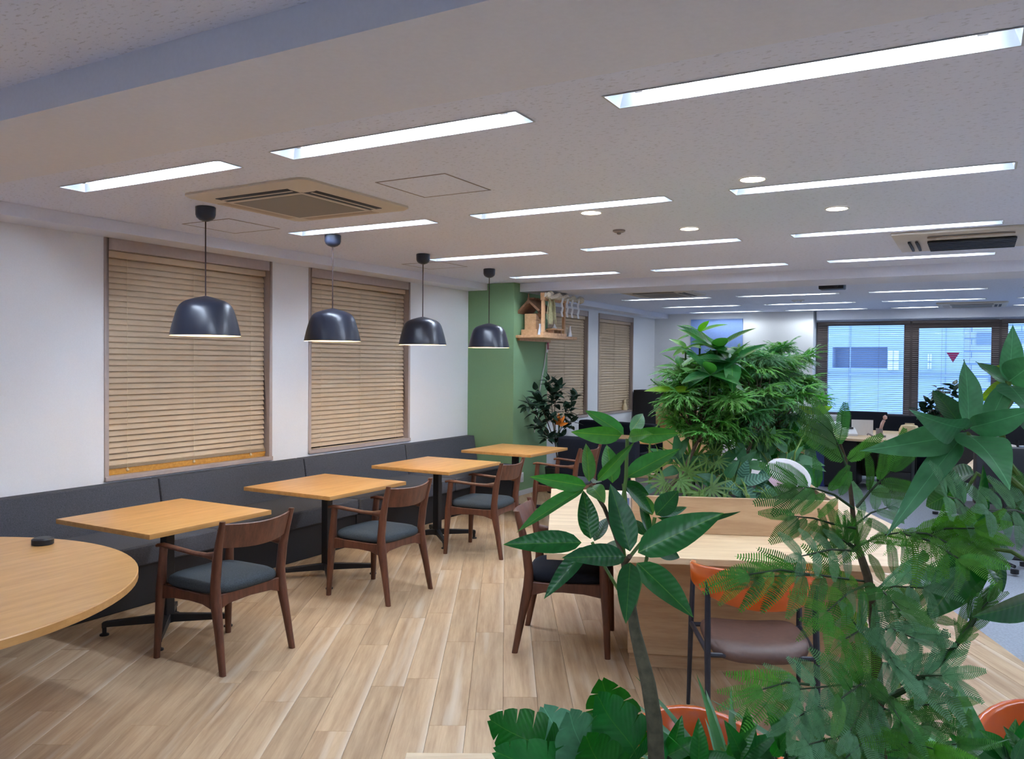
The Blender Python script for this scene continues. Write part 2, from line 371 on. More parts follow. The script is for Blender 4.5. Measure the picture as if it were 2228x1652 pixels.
# green column
struct('wall_column', MB().box(XW, -4.841, 8.575, 9.468, 0, ZC - .002), M_GREEN)['label'] = 'green painted column beside the bench'
struct('baseboard_column', MB().box(XW + .7, -4.833, 8.567, 8.575, 0, .06).box(-4.841, -4.833, 8.567, 9.476, 0, .06), M_BASEB)
struct('baseboard_far', MB().box(XW, -2.53, YF - .01, YF, 0, .06), M_BASEB)
struct('baseboard_left', MB().box(XW, XW + .01, 9.47, YF - .01, 0, .06), M_BASEB)

# floor: screed, carpet, oak planks laid at 30 degrees
fl = struct('floor', MB().box(XW, XR, YB, YG + .2, -.12, -.012), M_SUB)
ang = math.radians(120)
CA, CB = V3((.62, 4.38, 0)), V3((-1.62, 9.82, 0))     # carpet border
def clip(poly, p, n):
    out = []
    for i in range(len(poly)):
        a, b = poly[i], poly[(i + 1) % len(poly)]
        da = (a[0] - p[0]) * n[0] + (a[1] - p[1]) * n[1]; db = (b[0] - p[0]) * n[0] + (b[1] - p[1]) * n[1]
        if da >= 0: out.append(a)
        if da * db < 0: k = da / (da - db); out.append((a[0] + (b[0] - a[0]) * k, a[1] + (b[1] - a[1]) * k))
    return out
bd = (CB - CA).normalized(); bn = (-bd.y, bd.x)       # towards the wood side
REG = [((-4.84, 0), (1, 0)), ((0, .9), (0, 1)), ((0, 9.9), (0, -1)), ((CA.x, CA.y), bn), ((1.3, 0), (-1, 0))]
PW, PLN = .165, 1.10
ux, uy = math.cos(ang), math.sin(ang); vx, vy = -uy, ux
full = MB().box(.0006, PLN - .0006, .0006, PW - .0006, -.012, 0).mesh('plank', M_PLANK, .0012, 1, smooth=0)
npl = 0
for j in range(-40, 60):
    off = random.random() * PLN
    for i in range(-8, 16):
        a0 = i * PLN + off; b0 = j * PW
        pts = [(a * ux + b * vx, a * uy + b * vy) for a, b in ((a0, b0), (a0 + PLN, b0), (a0 + PLN, b0 + PW), (a0, b0 + PW))]
        q = pts
        for p, n in REG:
            q = clip(q, p, n)
            if len(q) < 3: break
        if len(q) < 3: continue
        ar = abs(sum(q[k][0] * q[(k + 1) % len(q)][1] - q[(k + 1) % len(q)][0] * q[k][1] for k in range(len(q)))) / 2
        if ar < .004: continue
        if abs(ar - PW * PLN) < 1e-4: me = full
        else:
            loc = [((x - pts[0][0]) * ux + (y - pts[0][1]) * uy, (x - pts[0][0]) * vx + (y - pts[0][1]) * vy) for x, y in q]
            cxm = sum(p[0] for p in loc) / len(loc); cym = sum(p[1] for p in loc) / len(loc)
            me = MB().prism([(cxm + (x - cxm) * .998, cym + (y - cym) * .993) for x, y in loc], -.012, 0).mesh('plank', M_PLANK, 0, smooth=0)
        o = link('plank', me, fl, (pts[0][0], pts[0][1], 0)); o.rotation_euler.z = ang; npl += 1
poly = [(CA.x, CA.y), (1.3, CA.y - 1.65), (1.3, .9), (XR, .9), (XR, YG), (XW, YG), (XW, 9.9), (CB.x - .02, 9.9)]
struct('floor_carpet', MB().prism(poly, -.012, -.002), M_CARPET)
struct('floor_near', MB().box(XW, XR, YB, .9, -.012, -.001), M_CARPET)  # out of view; grey carpet added to cut warm bounce on the ceiling

# ---------------------------------------------------------------- windows in the left wall
def left_window(i, y0, y1, z0, z1):
    wn = thing('window_%d' % i, '', ''); del wn['label'], wn['category']; wn['kind'] = 'structure'
    f = .035; x0, x1 = XW - NICHE, XW + .008
    fr = MB()
    fr.box(x0, x1, y0, y0 + f, z0, z1).box(x0, x1, y1 - f, y1, z0, z1).box(x0, x1, y0 + f, y1 - f, z1 - .085, z1)
    part('window_frame', fr, M_TAUPE, wn, .003, 1)
    part('window_sill', MB().box(x0, x1 + .012, y0, y1, z0, z0 + f), M_TAUPE, wn, .003, 1)
    part('pane', MB().box(x0 - .015, x0 + .004, y0 + f, y1 - f, z0 + f, z1 - f), M_DARKGL, wn)
    return wn
for i, q in enumerate(WIN): left_window(i + 1, *q)
def blind(y0, y1, z0, z1, label, open_end, tilt, drop=0, near=True):
    b = thing('venetian_blind', label, 'blind', (XW - .062, (y0 + y1) / 2, z1 - .086), 0, 'beige venetian blinds on the left wall')
    W = (y1 - y0) / 2 - .035 - .008; H = z1 - z0 - .121
    part('headrail', MB().box(-.03, .03, -W, W, -.05, 0), M_SLAT, b, .003, 1)
    p = .0435; n = int((H - .05 - open_end) / p)
    s = MB(); k = 4; hw = .026
    for e in range(2):
        pass
    top = [(-hw + 2 * hw * i / k, .004 * (1 - (2 * i / k - 1) ** 2)) for i in range(k + 1)]
    vs = [(x, y, z + dz) for y in (-W, W) for dz in (0, -.0022) for x, z in top]; m_ = k + 1
    fs = [(i, i + 1, 2 * m_ + i + 1, 2 * m_ + i) for i in range(k)] + [(m_ + i, 3 * m_ + i, 3 * m_ + i + 1, m_ + i + 1) for i in range(k)]
    fs += [(0, 2 * m_, 3 * m_, m_), (k, m_ + k, 3 * m_ + k, 2 * m_ + k)] + [(i, m_ + i, m_ + i + 1, i + 1) for i in range(k)] + [(2 * m_ + i, 2 * m_ + i + 1, 3 * m_ + i + 1, 3 * m_ + i) for i in range(k)]
    me = MB().add(vs, fs).mesh('slat', M_SLAT, smooth=40)
    for i in range(n):
        t = i / n
        o = link('slat', me, b, (random.uniform(-.0008, .0008), 0, -.06 - p * (i + .4)))
        o.rotation_euler = (random.uniform(-.0015, .0015), tilt(t) + random.uniform(-.012, .012), 0)
    zb = -.06 - p * n - .012 - open_end * .2
    br = part('bottom_rail', MB().box(-.02, .02, -W - .01, W + .01, zb - .022, zb), M_RAIL if open_end else M_SLAT, b, .004, 2)
    if open_end: br['label'] = 'amber wooden bottom rail'
    for f in (-.78, 0, .78):
        part('ladder_cord', MB().tube([(.028, W * f, -.04), (.028, W * f, zb)], .0014, 5), M_CORD, b)
        part('cord_knob', MB().lathe([(0, -.012), (.011, -.006), (.012, .004), (.004, .012), (0, .014)], 10), M_CORD if open_end else M_SLAT, b, loc=(.028, W * f, zb - .015))
    if open_end:   # slats gathered on the rail
        for i in range(4):
            o = link('slat', me, b, (0, 0, zb + .006 + .007 * i)); o.rotation_euler = (0, .05, 0)
        part('sill_strip', MB().box(-.028, .022, -W, W, -H, -H + .03), M_RAIL, b, .003)
    return b
blind(*WIN[0], 'beige slatted blind in the nearest left window, over an amber bottom rail', .06, lambda t: 1.24 - .30 * max(0, t - .3))
blind(*WIN[1], 'beige slatted blind in the second left window behind the black pendants', 0, lambda t: 1.14)
blind(*WIN[2], 'beige slatted blind just beyond the green column behind the fig tree', 0, lambda t: 1.16)
blind(*WIN[3], 'beige slatted blind in the last left window near the far corner', 0, lambda t: 1.16)

# ---------------------------------------------------------------- far windows
for i, (a, b) in enumerate(FW):
    wn = thing('window_%d' % (5 + i), '', ''); del wn['label'], wn['category']; wn['kind'] = 'structure'
    L = -2.53 if i == 0 else (FW[i - 1][1] + a) / 2; R_ = (b + FW[i + 1][0]) / 2 if i + 1 < len(FW) else 4.5
    dz = .06 if i == 1 else 0
    fr = MB().box(L, a, YG + .05, YG + .15, .745, 2.40).box(b, R_, YG + .05, YG + .15, .745, 2.40).box(a, b, YG + .05, YG + .15, 2.335 - dz, 2.40).box(a, b, YG + .05, YG + .15, .745, .79)
    part('window_frame', fr, M_DARKFR, wn)
    part('pane', MB().box(a, b, YG + .095, YG + .105, .79, 2.335 - dz), M_GLASS, wn)
    part('window_sill', MB().box(L, R_, YG - .10, YG + .05, .715, .745), M_WHITE, wn)
    if i == 1: part('red_triangle', MB().add([(-.35 + .10, YG + .09, 1.86), (-.35 - .10, YG + .09, 1.86), (-.35, YG + .09, 1.69)], [(0, 1, 2)]), M_FILM, wn)['label'] = 'red downward triangle on the glass'
for i, (L, R_, lb) in enumerate(((-2.50, -.99, 'thin slatted blind on the far window left of the dark post'), (-.97, .32, 'thin slatted blind over the far window with the red triangle'), (.34, 1.66, 'thin slatted blind on the far window at the right edge'), (1.68, 3.0, 'thin slatted blind on the far window beyond the right edge'))):
    b = thing('venetian_blind', lb, 'blind', ((L + R_) / 2, YG - .05, 2.40), 0, 'thin grey blinds on the far windows')
    W = (R_ - L) / 2 - .01; part('headrail', MB().box(-W, W, -.02, .02, -.04, 0), M_DARKFR, b)
    s = MB(); n = 46
    for k in range(n):
        z = -.06 - k * .0345; s.add([(-W, -.012, z - .003), (W, -.012, z - .003), (W, .012, z + .003), (-W, .012, z + .003), (-W, -.012, z - .0045), (W, -.012, z - .0045), (W, .012, z + .0015), (-W, .012, z + .0015)], [(0, 1, 2, 3), (7, 6, 5, 4), (0, 4, 5, 1), (2, 6, 7, 3)])
    stuff(part('slats', s, M_SLAT2, b, smooth=0))
    part('bottom_rail', MB().box(-W, W, -.012, .012, -1.66, -1.645), M_SLAT2, b)
    for f in (-.3, .35): part('ladder_cord', MB().tube([(W * f, -.014, -.03), (W * f, -.014, -1.65)], .0018, 4), M_SLAT2, b)

# building across the street
bl = thing('building', 'pale blue grey building seen through the far blinds', 'building', (0, 24, -6))
fc = MB(); xs_ = [-9, -3.46, -2.08, -.32]
fc.box(-9, -.32, 0, 4, -4, 7.57).box(-9, -3.46, 0, 4, 7.57, 8.13).box(-2.08, -.32, 0, 4, 7.57, 8.13).box(-9, -.32, 0, 4, 8.13, 22)
part('facade', fc, M_FACADE, bl)
part('recess_wall', MB().box(-3.5, -2.04, .7, .8, 7.5, 8.2), M_FACDARK, bl)  # shade of the recess put into its colour, darker than the facade
part('ledge', MB().box(-9, -.32, -.10, .02, 7.36, 7.42), M_FACDARK, bl, .01)
for x, z, h, w_ in ((-1.93, 7.52, .52, .13), (-1.07, 7.55, .40, .045)):
    f = part('window', MB().box(x - w_, x + w_, -.05, .02, z, z + h), M_FACADE2, bl)
    part('mullion', MB().box(x - .008, x + .008, -.06, -.04, z, z + h).box(x - w_, x + w_, -.06, -.04, z + h * .45, z + h * .45 + .02), M_FACDARK, f)
for x in (-3.0, -1.45, -.7): part('facade_joint', MB().box(x - .012, x + .012, -.015, .01, 4, 12), M_FACDARK, bl)
bl2 = thing('building', 'white balconied building behind the blinds at right', 'building', (0, 27, -6))
part('facade', MB().box(-.5, 9, 0, 4, -4, 22), M_FACADE2, bl2)
for k in range(9):
    z = 6.6 + k * .36; part('balcony_rail', MB().box(-.4, 9, -.4, -.34, z, z + .05), M_FACDARK, bl2)
    for x in (-.15, .45, 1.05, 1.65, 2.4, 3.2): part('baluster', MB().box(x, x + .03, -.4, -.36, z - .16, z), M_FACDARK, bl2)
for x, z in ((0.0, 8.25), (.95, 8.3), (.3, 7.2), (1.3, 7.4)): part('window', MB().box(x, x + .42, -.05, .02, z, z + .34), M_FACADE, bl2)

# ---------------------------------------------------------------- ceiling lights
def light_parts(L):
    h = .075; i = .022
    tr = MB(); W = LW
    a = [(0, 0, 0), (L, 0, 0), (L, W, 0), (0, W, 0)]; b = [(.03, i, h), (L - .03, i, h), (L - .03, W - i, h), (.03, W - i, h)]
    tr.add(a + b, [(0, 4, 5, 1), (1, 5, 6, 2), (2, 6, 7, 3), (3, 7, 4, 0), (4, 7, 6, 5)])
    lip = .008
    tr.add([(-lip, -lip, -.003), (L + lip, -lip, -.003), (L + lip, W + lip, -.003), (-lip, W + lip, -.003)] + [(0, 0, -.003), (L, 0, -.003), (L, W, -.003), (0, W, -.003)] + a,
           [(0, 1, 5, 4), (1, 2, 6, 5), (2, 3, 7, 6), (3, 0, 4, 7), (4, 5, 9, 8), (5, 6, 10, 9), (6, 7, 11, 10), (7, 4, 8, 11)])
    tube = MB().tube([(.115, W / 2, .048), (L - .115, W / 2, .048)], .015, 10)
    so = MB().box(.085, .117, W / 2 - .018, W / 2 + .018, .024, .075).box(L - .117, L - .085, W / 2 - .018, W / 2 + .018, .024, .075)
    return tr.mesh('housing', M_TROUGH, smooth=0), tube.mesh('tube', M_TUBE), so.mesh('socket', M_WHITE, .002, 1)
CACHE = {}; DIM = {}
ROWS = {-.6: 'behind the camera', 2.76: 'nearest row', 4.55: 'second row', 6.31: 'third row', 8.03: 'fourth row, before the ceiling beam', 11.62: 'first row beyond the ceiling beam', 13.36: 'second row beyond the ceiling beam', 14.92: 'last row by the far wall'}
COLN = ['at left', 'second from the window wall', 'third from the window wall', 'fourth from the window wall', 'at the right side']
cnt = {}
for a, b, y in LIGHTS:
    k = round(b - a, 2); k = min((.0 + c for c in CACHE), key=lambda c: abs(c - k), default=None) if CACHE and min(abs(c - k) for c in CACHE) < .006 else k
    if k not in CACHE: CACHE[k] = light_parts(k)
    c = cnt.get(y, 0); cnt[y] = c + 1
    t = thing('ceiling_light', 'recessed fluorescent strip light, %s, %s' % (ROWS[y], COLN[c]), 'light', (a, y, ZC), 0, 'recessed fluorescent strip lights')
    for nm, me in zip(('housing', 'tube', 'socket'), CACHE[k]):
        if nm == 'tube' and y > 10:
            if (k, 'dim') not in DIM: DIM[(k, 'dim')] = me.copy(); DIM[(k, 'dim')].materials[0] = M_TUBE2
            me = DIM[(k, 'dim')]
        link(nm, me, t)
    if y in (2.76, 4.55) and c in (1, 2):
        part('label_sticker', MB().add([(k - .16, LW - .003, .014), (k - .07, LW - .003, .014), (k - .07, LW - .014, .05), (k - .16, LW - .014, .05)], [(0, 1, 2, 3)]), M_CREAM, t)
DL = ['warm round downlight nearest the camera, above the strip light at right', 'warm round downlight at the right', 'warm round downlight at the left, under the second row of strips', 'warm round downlight at the back, in the middle']
for (x, y), lb in zip(DOWNS, DL):
    t = thing('downlight', lb, 'light', (x, y, ZC), 0, 'warm round downlights')
    part('trim_ring', MB().lathe([(.064, -.001), (.072, -.001), (.074, -.004), (.070, -.007), (.062, -.006)], 28, cap=False), M_WHITE, t)
    part('lens', MB().lathe([(0, -.005), (.063, -.005), (.063, -.001)], 28), M_DOWN, t)

# ---------------------------------------------------------------- air conditioners, hatches, small ceiling things
def ac_cassette(x, y, label, s=.475):
    t = thing('air_conditioner', label, 'air conditioner', (x, y, ZC), 0, 'ceiling cassette air conditioners')
    p = MB(); r = .04
    def rr(h, rad, z):
        q = []
        for cx, cy_, a0 in ((h - rad, h - rad, 0), (-h + rad, h - rad, 90), (-h + rad, -h + rad, 180), (h - rad, -h + rad, 270)):
            for k in range(5): a = math.radians(a0 + k * 22.5); q.append((cx + rad * math.cos(a), cy_ + rad * math.sin(a), z))
        return q
    p.rings([rr(s, .05, 0), rr(s, .05, -.012), rr(s - .015, .045, -.022), rr(s - .1, .03, -.034)])
    part('panel', p, M_AC, t)
    part('intake_frame', MB().box(-s + .175, s - .175, -s + .175, s - .175, -.038, -.033), M_AC, t, .004)
    g = part('grille', MB().box(-s + .205, s - .205, -s + .205, s - .205, -.0395, -.036), M_GRILL, t)
    for k, (dx, dy) in enumerate(((0, -1), (0, 1), (-1, 0), (1, 0))):
        d = s - .13; L = s - .19
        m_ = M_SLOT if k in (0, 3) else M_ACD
        q = MB().box(-L, L, d - .052, d + .048, -.0352, -.028)
        o = part('louver', q, m_, t, .004); o.rotation_euler.z = {(0, 1): 0, (0, -1): PI, (1, 0): -PI / 2, (-1, 0): PI / 2}[(dx, dy)]
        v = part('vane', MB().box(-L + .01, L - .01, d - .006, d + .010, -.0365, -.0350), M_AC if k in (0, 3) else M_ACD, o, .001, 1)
    return t
ac_cassette(-3.56, 3.68, 'square cream ceiling air conditioner above the near pendants')
ac_cassette(-3.72, 10.68, 'square ceiling air conditioner beyond the beam, left')
ac_cassette(-.08, 14.5, 'square ceiling air conditioner far off by the windows')
t = thing('air_conditioner', 'cream ceiling air conditioner with a dark oblong grille at right', 'air conditioner', (0, 7.06, ZC))
part('panel', MB().box(-.56, .62, -.50, .50, -.022, 0), M_AC, t, .008)
part('grille', MB().box(-.34, .24, -.12, .42, -.038, -.028), M_SLOT, t, .003)
for k in range(6): part('grille_bar', MB().box(-.34, .24, -.10 + k * .09, -.09 + k * .09, -.042, -.036), M_STEEL, t)
part('louver', MB().box(-.33, .22, -.36, -.32, -.036, -.028), M_ACD, t, .003)
part('louver', MB().box(.33, .37, -.12, .42, -.036, -.028), M_ACD, t, .003)
for x in (-.47, -.42): part('vent_clip', MB().box(x, x + .018, -.17, .34, -.04, -.028), M_SLOT, t, .002)
def hatch(x, y, s, label):
    t = thing('ceiling_hatch', label, 'hatch', (x, y, ZC), 0, 'square ceiling access hatches')
    f = MB()
    for a in range(4):
        q = [(-s, -s), (s, -s), (s - .008, -s + .008), (-s + .008, -s + .008)]; c_, s_ = math.cos(a * PI / 2), math.sin(a * PI / 2)
        f.prism([(X * c_ - Y * s_, X * s_ + Y * c_) for X, Y in q], -.0025, 0)
    part('frame', f, M_HATCH, t); part('lid', MB().box(-s + .010, s - .010, -s + .010, s - .010, -.0015, 0), M_CEIL, t)
hatch(-2.61, 3.72, .228, 'square ceiling hatch right of the near air conditioner')
hatch(-4.68, 4.15, .238, 'square ceiling hatch behind the first pendant')
hatch(-4.72, 6.75, .235, 'square ceiling hatch behind the third pendant')
t = thing('ceiling_projector', 'small black device mounted on the ceiling beyond the beam', 'projector', (-1.40, 9.62, ZC))
part('bracket', MB().tube([(0, 0, 0), (0, 0, -.06)], .02, 10), M_BLACK, t)
part('body', MB().box(-.13, .13, -.1, .1, -.13, -.06), M_BLACK, t, .012); part('lens', MB().tube([(.05, -.1, -.095), (.05, -.12, -.095)], .025, 12), M_SLOT, t)
for x, y, lb, m_ in ((-2.27, 5.56, 'small dark ceiling sensor between the warm downlights', M_HATCH), (-2.37, 12.68, 'small white ceiling sensor, left one of the far pair', M_WHITE), (-2.27, 12.65, 'small white ceiling sensor, right one of the far pair', M_WHITE)):
    t = thing('ceiling_sensor', lb, 'sensor', (x, y, ZC)); part('base', MB().lathe([(.045, 0), (.045, -.01), (.03, -.018), (0, -.018)], 18), m_, t); part('dome', MB().lathe([(.018, -.018), (.014, -.03), (0, -.034)], 14), m_, t)

# ---------------------------------------------------------------- pendants
def make_pendant():
    t = thing('pendant_lamp', '', 'lamp', (0, 0, ZC), 0, 'black bell pendant lamps over the bench tables')
    part('canopy', MB().lathe([(.056, 0), (.062, -.004), (.061, -.050), (.055, -.068), (.038, -.083), (.014, -.092), (0, -.092)], 24), M_LAMP, t)
    part('cord', MB().tube([(0, 0, -.066), (0, 0, -.57)], .0042, 8), M_WIRE, t)
    z = -.812
    out = [(.006, z + .252), (.045, z + .243), (.09, z + .230), (.12, z + .2195), (.141, z + .2065), (.157, z + .190), (.168, z + .170), (.179, z + .140), (.197, z + .077), (.214, z + .002), (.214, z)]
    inn = [(.211, z), (.211, z + .003), (.194, z + .077), (.176, z + .138), (.165, z + .167), (.154, z + .186), (.138, z + .202), (.117, z + .215), (.088, z + .225), (.004, z + .245)]
    part('shade', MB().lathe(out, 48, cap=False), M_LAMP, t)
    part('shade_lining', MB().lathe(inn, 48, cap=False), M_LAMPIN, t)['label'] = 'white inside of the shade'
    part('bulb', MB().lathe([(0, z + .06), (.03, z + .066), (.045, z + .09), (.045, z + .11), (.028, z + .145), (.02, z + .16)], 20), M_BULB, t)
    part('socket', MB().lathe([(.022, z + .155), (.024, z + .235)], 16), M_LAMP, t)
    return t
PEND = [(-4.245, 3.555), (-4.30, 4.79), (-4.325, 6.00), (-4.385, 7.245)]
PL = ['black bell pendant lamp hanging nearest, before the first blind', 'black bell pendant lamp second from the left', 'black bell pendant lamp third from the left, beside the second blind', 'black bell pendant lamp hanging before the green column']
p0 = make_pendant(); p0['label'] = PL[0]; p0.location = (*PEND[0], ZC)
for p, lb in list(zip(PEND, PL))[1:]: dup(p0, (*p, ZC), 0, lb)

# ---------------------------------------------------------------- bench
UN = [(1.02, 2.535), (2.545, 4.07), (4.08, 5.61), (5.62, 7.15), (7.16, 8.56)]
BL = ['charcoal bench section nearest the camera, left of the frame', 'charcoal tweed bench section behind the round table', 'charcoal tweed bench section under the first blind and behind the nearest square table', 'charcoal tweed bench section under the second blind', 'charcoal tweed bench section ending at the green column']
def soft(mb, x0, x1, y0, y1, z0, z1): return mb.box(x0, x1, y0, y1, z0, z1)
for (a, b), lb in zip(UN, BL):
    t = thing('upholstered_bench', lb, 'bench', (XW, (a + b) / 2, 0), 0, 'charcoal bench sections along the window wall'); h = (b - a) / 2
    part('base', MB().box(.002, .735, -h, h, .002, .27), M_BENCHB, t, .004, 1)
    part('seat_cushion', MB().box(.06, .775, -h + .001, h - .001, .272, .412), M_TWEED, t, .028, 3)
    bk = MB(); P = [(.004, .27), (.004, .725), (.11, .725), (.165, .41), (.165, .40), (.06, .27)]
    bk.add([(x, y, z) for y in (-h + .001, h - .001) for x, z in P], [tuple(range(5, -1, -1)), tuple(range(6, 12))] + [(i, (i + 1) % 6, 6 + (i + 1) % 6, 6 + i) for i in range(6)])
    part('back_cushion', bk, M_TWEED, t, .022, 3)

# ---------------------------------------------------------------- cafe tables
def make_table():
    t = thing('cafe_table', '', 'table', (0, 0, 0), 0, 'square oak tables along the bench')
    part('tabletop', MB().box(-.415, .415, -.43, .43, .672, .70), M_OAK, t, .003, 2)
    part('top_plate', MB().box(-.16, .16, -.16, .16, .662, .672), M_BLACK, t)
    part('post', MB().box(-.03, .03, -.03, .03, .05, .664), M_BLACK, t, .004, 1)
    for k in range(4):
        a = PI / 4 + k * PI / 2; c_, s_ = math.cos(a), math.sin(a)
        f = MB(); R_ = .345
        sec = lambda r, w_, z0, z1: [(r * c_ - w_ * s_, r * s_ + w_ * c_, z0), (r * c_ + w_ * s_, r * s_ - w_ * c_, z0), (r * c_ + w_ * s_, r * s_ - w_ * c_, z1), (r * c_ - w_ * s_, r * s_ + w_ * c_, z1)]
        f.rings([sec(.02, .02, .055, .105), sec(R_ - .01, .016, .050, .082), sec(R_ + .012, .016, .044, .076)])
        ft = part('foot', f, M_BLACK, t, .003, 1)
        part('leveler', MB().lathe([(.026, 0), (.026, .008), (.012, .014), (.012, .05)], 14, (R_ * c_, R_ * s_)), M_BLACK, ft)
    return t
TB = [(-4.195, 3.235), (-4.235, 4.665), (-4.255, 6.145), (-4.295, 7.665)]
TL = ['square oak bench table nearest the camera, on a black pedestal', 'square oak bench table second from the camera, under the second pendant', 'square oak bench table third from the camera', 'square oak bench table farthest away, by the green column']
t0 = make_table(); t0['label'] = TL[0]; t0.location = (*TB[0], 0)
for p, lb in list(zip(TB, TL))[1:]: dup(t0, (*p, 0), 0, lb)

# ---------------------------------------------------------------- walnut armchairs (front is +y)
def loft(mb, pts, rx, ry, n=10):
    """tapered bar through pts with half-widths rx (x) and ry (y), sections kept horizontal"""
    secs = []
    for (x, y, z), a, b in zip(pts, rx, ry):
        secs.append([(x + a * math.copysign(abs(math.cos(2 * PI * j / n + .3)) ** .7, math.cos(2 * PI * j / n + .3)), y + b * math.copysign(abs(math.sin(2 * PI * j / n + .3)) ** .7, math.sin(2 * PI * j / n + .3)), z) for j in range(n)])
    return mb.rings(secs)
def make_armchair(seat_mat):
    t = thing('armchair', '', 'chair')
    for s in (-1, 1):
        part('front_leg', loft(MB(), [(s * .245, .255, 0), (s * .238, .246, .2), (s * .232, .235, .38), (s * .230, .222, .55), (s * .230, .214, .612)], [.015, .019, .023, .019, .020], [.016, .021, .028, .021, .021]), M_WALNUT, t, smooth=60)
        part('rear_leg', loft(MB(), [(s * .245, -.262, 0), (s * .236, -.225, .2), (s * .228, -.190, .37), (s * .229, -.188, .45), (s * .231, -.203, .58), (s * .236, -.225, .68), (s * .243, -.258, .795)], [.015, .019, .024, .021, .020, .016, .012], [.017, .022, .031, .026, .026, .021, .016]), M_WALNUT, t, smooth=60)
        arm = MB(); secs = []
        for y, z, w_, h in ((.262, .612, .018, .010), (.22, .620, .022, .012), (.10, .612, .021, .012), (-.03, .604, .018, .012), (-.12, .604, .016, .014), (-.185, .606, .015, .026), (-.215, .600, .012, .040)):
            c_ = s * .231; secs.append([(c_ + w_ * math.cos(2 * PI * j / 10), y, z + h * math.sin(2 * PI * j / 10)) for j in range(10)])
        part('armrest', arm.rings(secs), M_WALNUT, t, smooth=60)
        sr = MB(); secs = []
        for y, z0, z1 in ((.235, .325, .405), (.12, .345, .400), (0, .350, .398), (-.1, .345, .398), (-.19, .320, .402)):
            secs.append([(s * .230 + a * .011, y, z) for a, z in ((-1, z0), (1, z0), (1, z1), (-1, z1))])
        part('side_rail', sr.rings(secs), M_WALNUT, t, .003, 1)
    for y in (.235, -.188):
        fr = MB(); secs = []
        for x, z0, z1 in ((-.225, .315, .40), (-.15, .342, .40), (0, .35, .40), (.15, .342, .40), (.225, .315, .40)):
            secs.append([(x, y + a * .011, z) for a, z in ((-1, z0), (1, z0), (1, z1), (-1, z1))])
        part('cross_rail', fr.rings(secs), M_WALNUT, t, .003, 1)
    # seat: rounded, slightly domed pad
    sm = MB(); n = 40
    def outline(sc, z, ex=.0):
        q = []
        for j in range(n):
            a = 2 * PI * j / n; c_, s_ = math.cos(a), math.sin(a)
            q.append((.232 * sc * math.copysign(abs(c_) ** .42, c_), .018 + .232 * sc * math.copysign(abs(s_) ** .42, s_), z))
        return q
    sm.rings([outline(.93, .395), outline(.99, .408), outline(1.0, .425), outline(.975, .442), outline(.88, .456), outline(.6, .464), outline(.25, .467)])
    part('seat', sm, seat_mat, t, smooth=70)
    bk = MB(); secs = []
    for k in range(13):
        f = k / 12 * 2 - 1; x = f * .238; bow = -.055 * (1 - f * f)
        zt = .782 - .012 * (1 - f * f); zb = .655 - .018 * (1 - f * f)
        yt = -.247 + bow; yb = -.212 + bow
        secs.append([(x, yb + .009, zb), (x, yt + .007, zt - .004), (x, yt, zt), (x, yt - .007, zt - .004), (x, yb - .009, zb)])
    part('backrest', bk.rings(secs), M_WALNUT, t, smooth=50)
    return t
c0 = make_armchair(M_SEAT)
CH = [((-3.605, 3.153), PI / 2, 'walnut armchair with a slate blue seat at the nearest square table'), ((-3.635, 4.548), PI / 2 + .01, 'walnut armchair with a slate blue seat at the second square table'),
      ((-3.67, 6.02), PI / 2 + .12, 'walnut armchair with a slate blue seat at the third square table'), ((-3.60, 7.50), PI / 2, 'walnut armchair at the farthest square table, behind the long leaves'),
      ((-2.06, 4.296), -PI / 2 + math.radians(20), 'walnut armchair with a dark seat at the left end of the big pale table')]
for i, (p, rz, lb) in enumerate(CH):
    c = c0 if i == 0 else dup(c0, (0, 0, 0), 0)
    c.location = (*p, 0); c.rotation_euler.z = rz; c['label'] = lb; c['group'] = 'walnut armchairs'
    if i == 4:
        for ch in c.children:
            if ch.name.startswith('seat'): ch.data = ch.data.copy(); ch.data.materials[0] = M_NAVY

# ---------------------------------------------------------------- round table
t = thing('round_table', 'large round oak table at the lower left corner', 'table', (-3.835, 1.462, 0))
part('tabletop', MB().lathe([(0, .664), (1.06, .664), (1.067, .668), (1.067, .696), (1.063, .70), (0, .70)], 96), M_OAK, t, smooth=30)
part('pedestal', MB().lathe([(.05, .03), (.05, .60), (.16, .655), (.16, .664)], 28), M_BLACK, t)
part('base_disc', MB().lathe([(.36, 0), (.36, .012), (.06, .035), (0, .035)], 40), M_BLACK, t)
t = thing('black_puck', 'small round black device lying on the round table', 'device', (-4.03, 2.385, .70))
part('body', MB().lathe([(.046, 0), (.050, .003), (.050, .026), (.046, .030), (0, .030)], 32), M_BLACK, t)
part('top_cap', MB().lathe([(.043, .030), (.040, .033), (0, .034)], 32), M_BLKLEA, t)

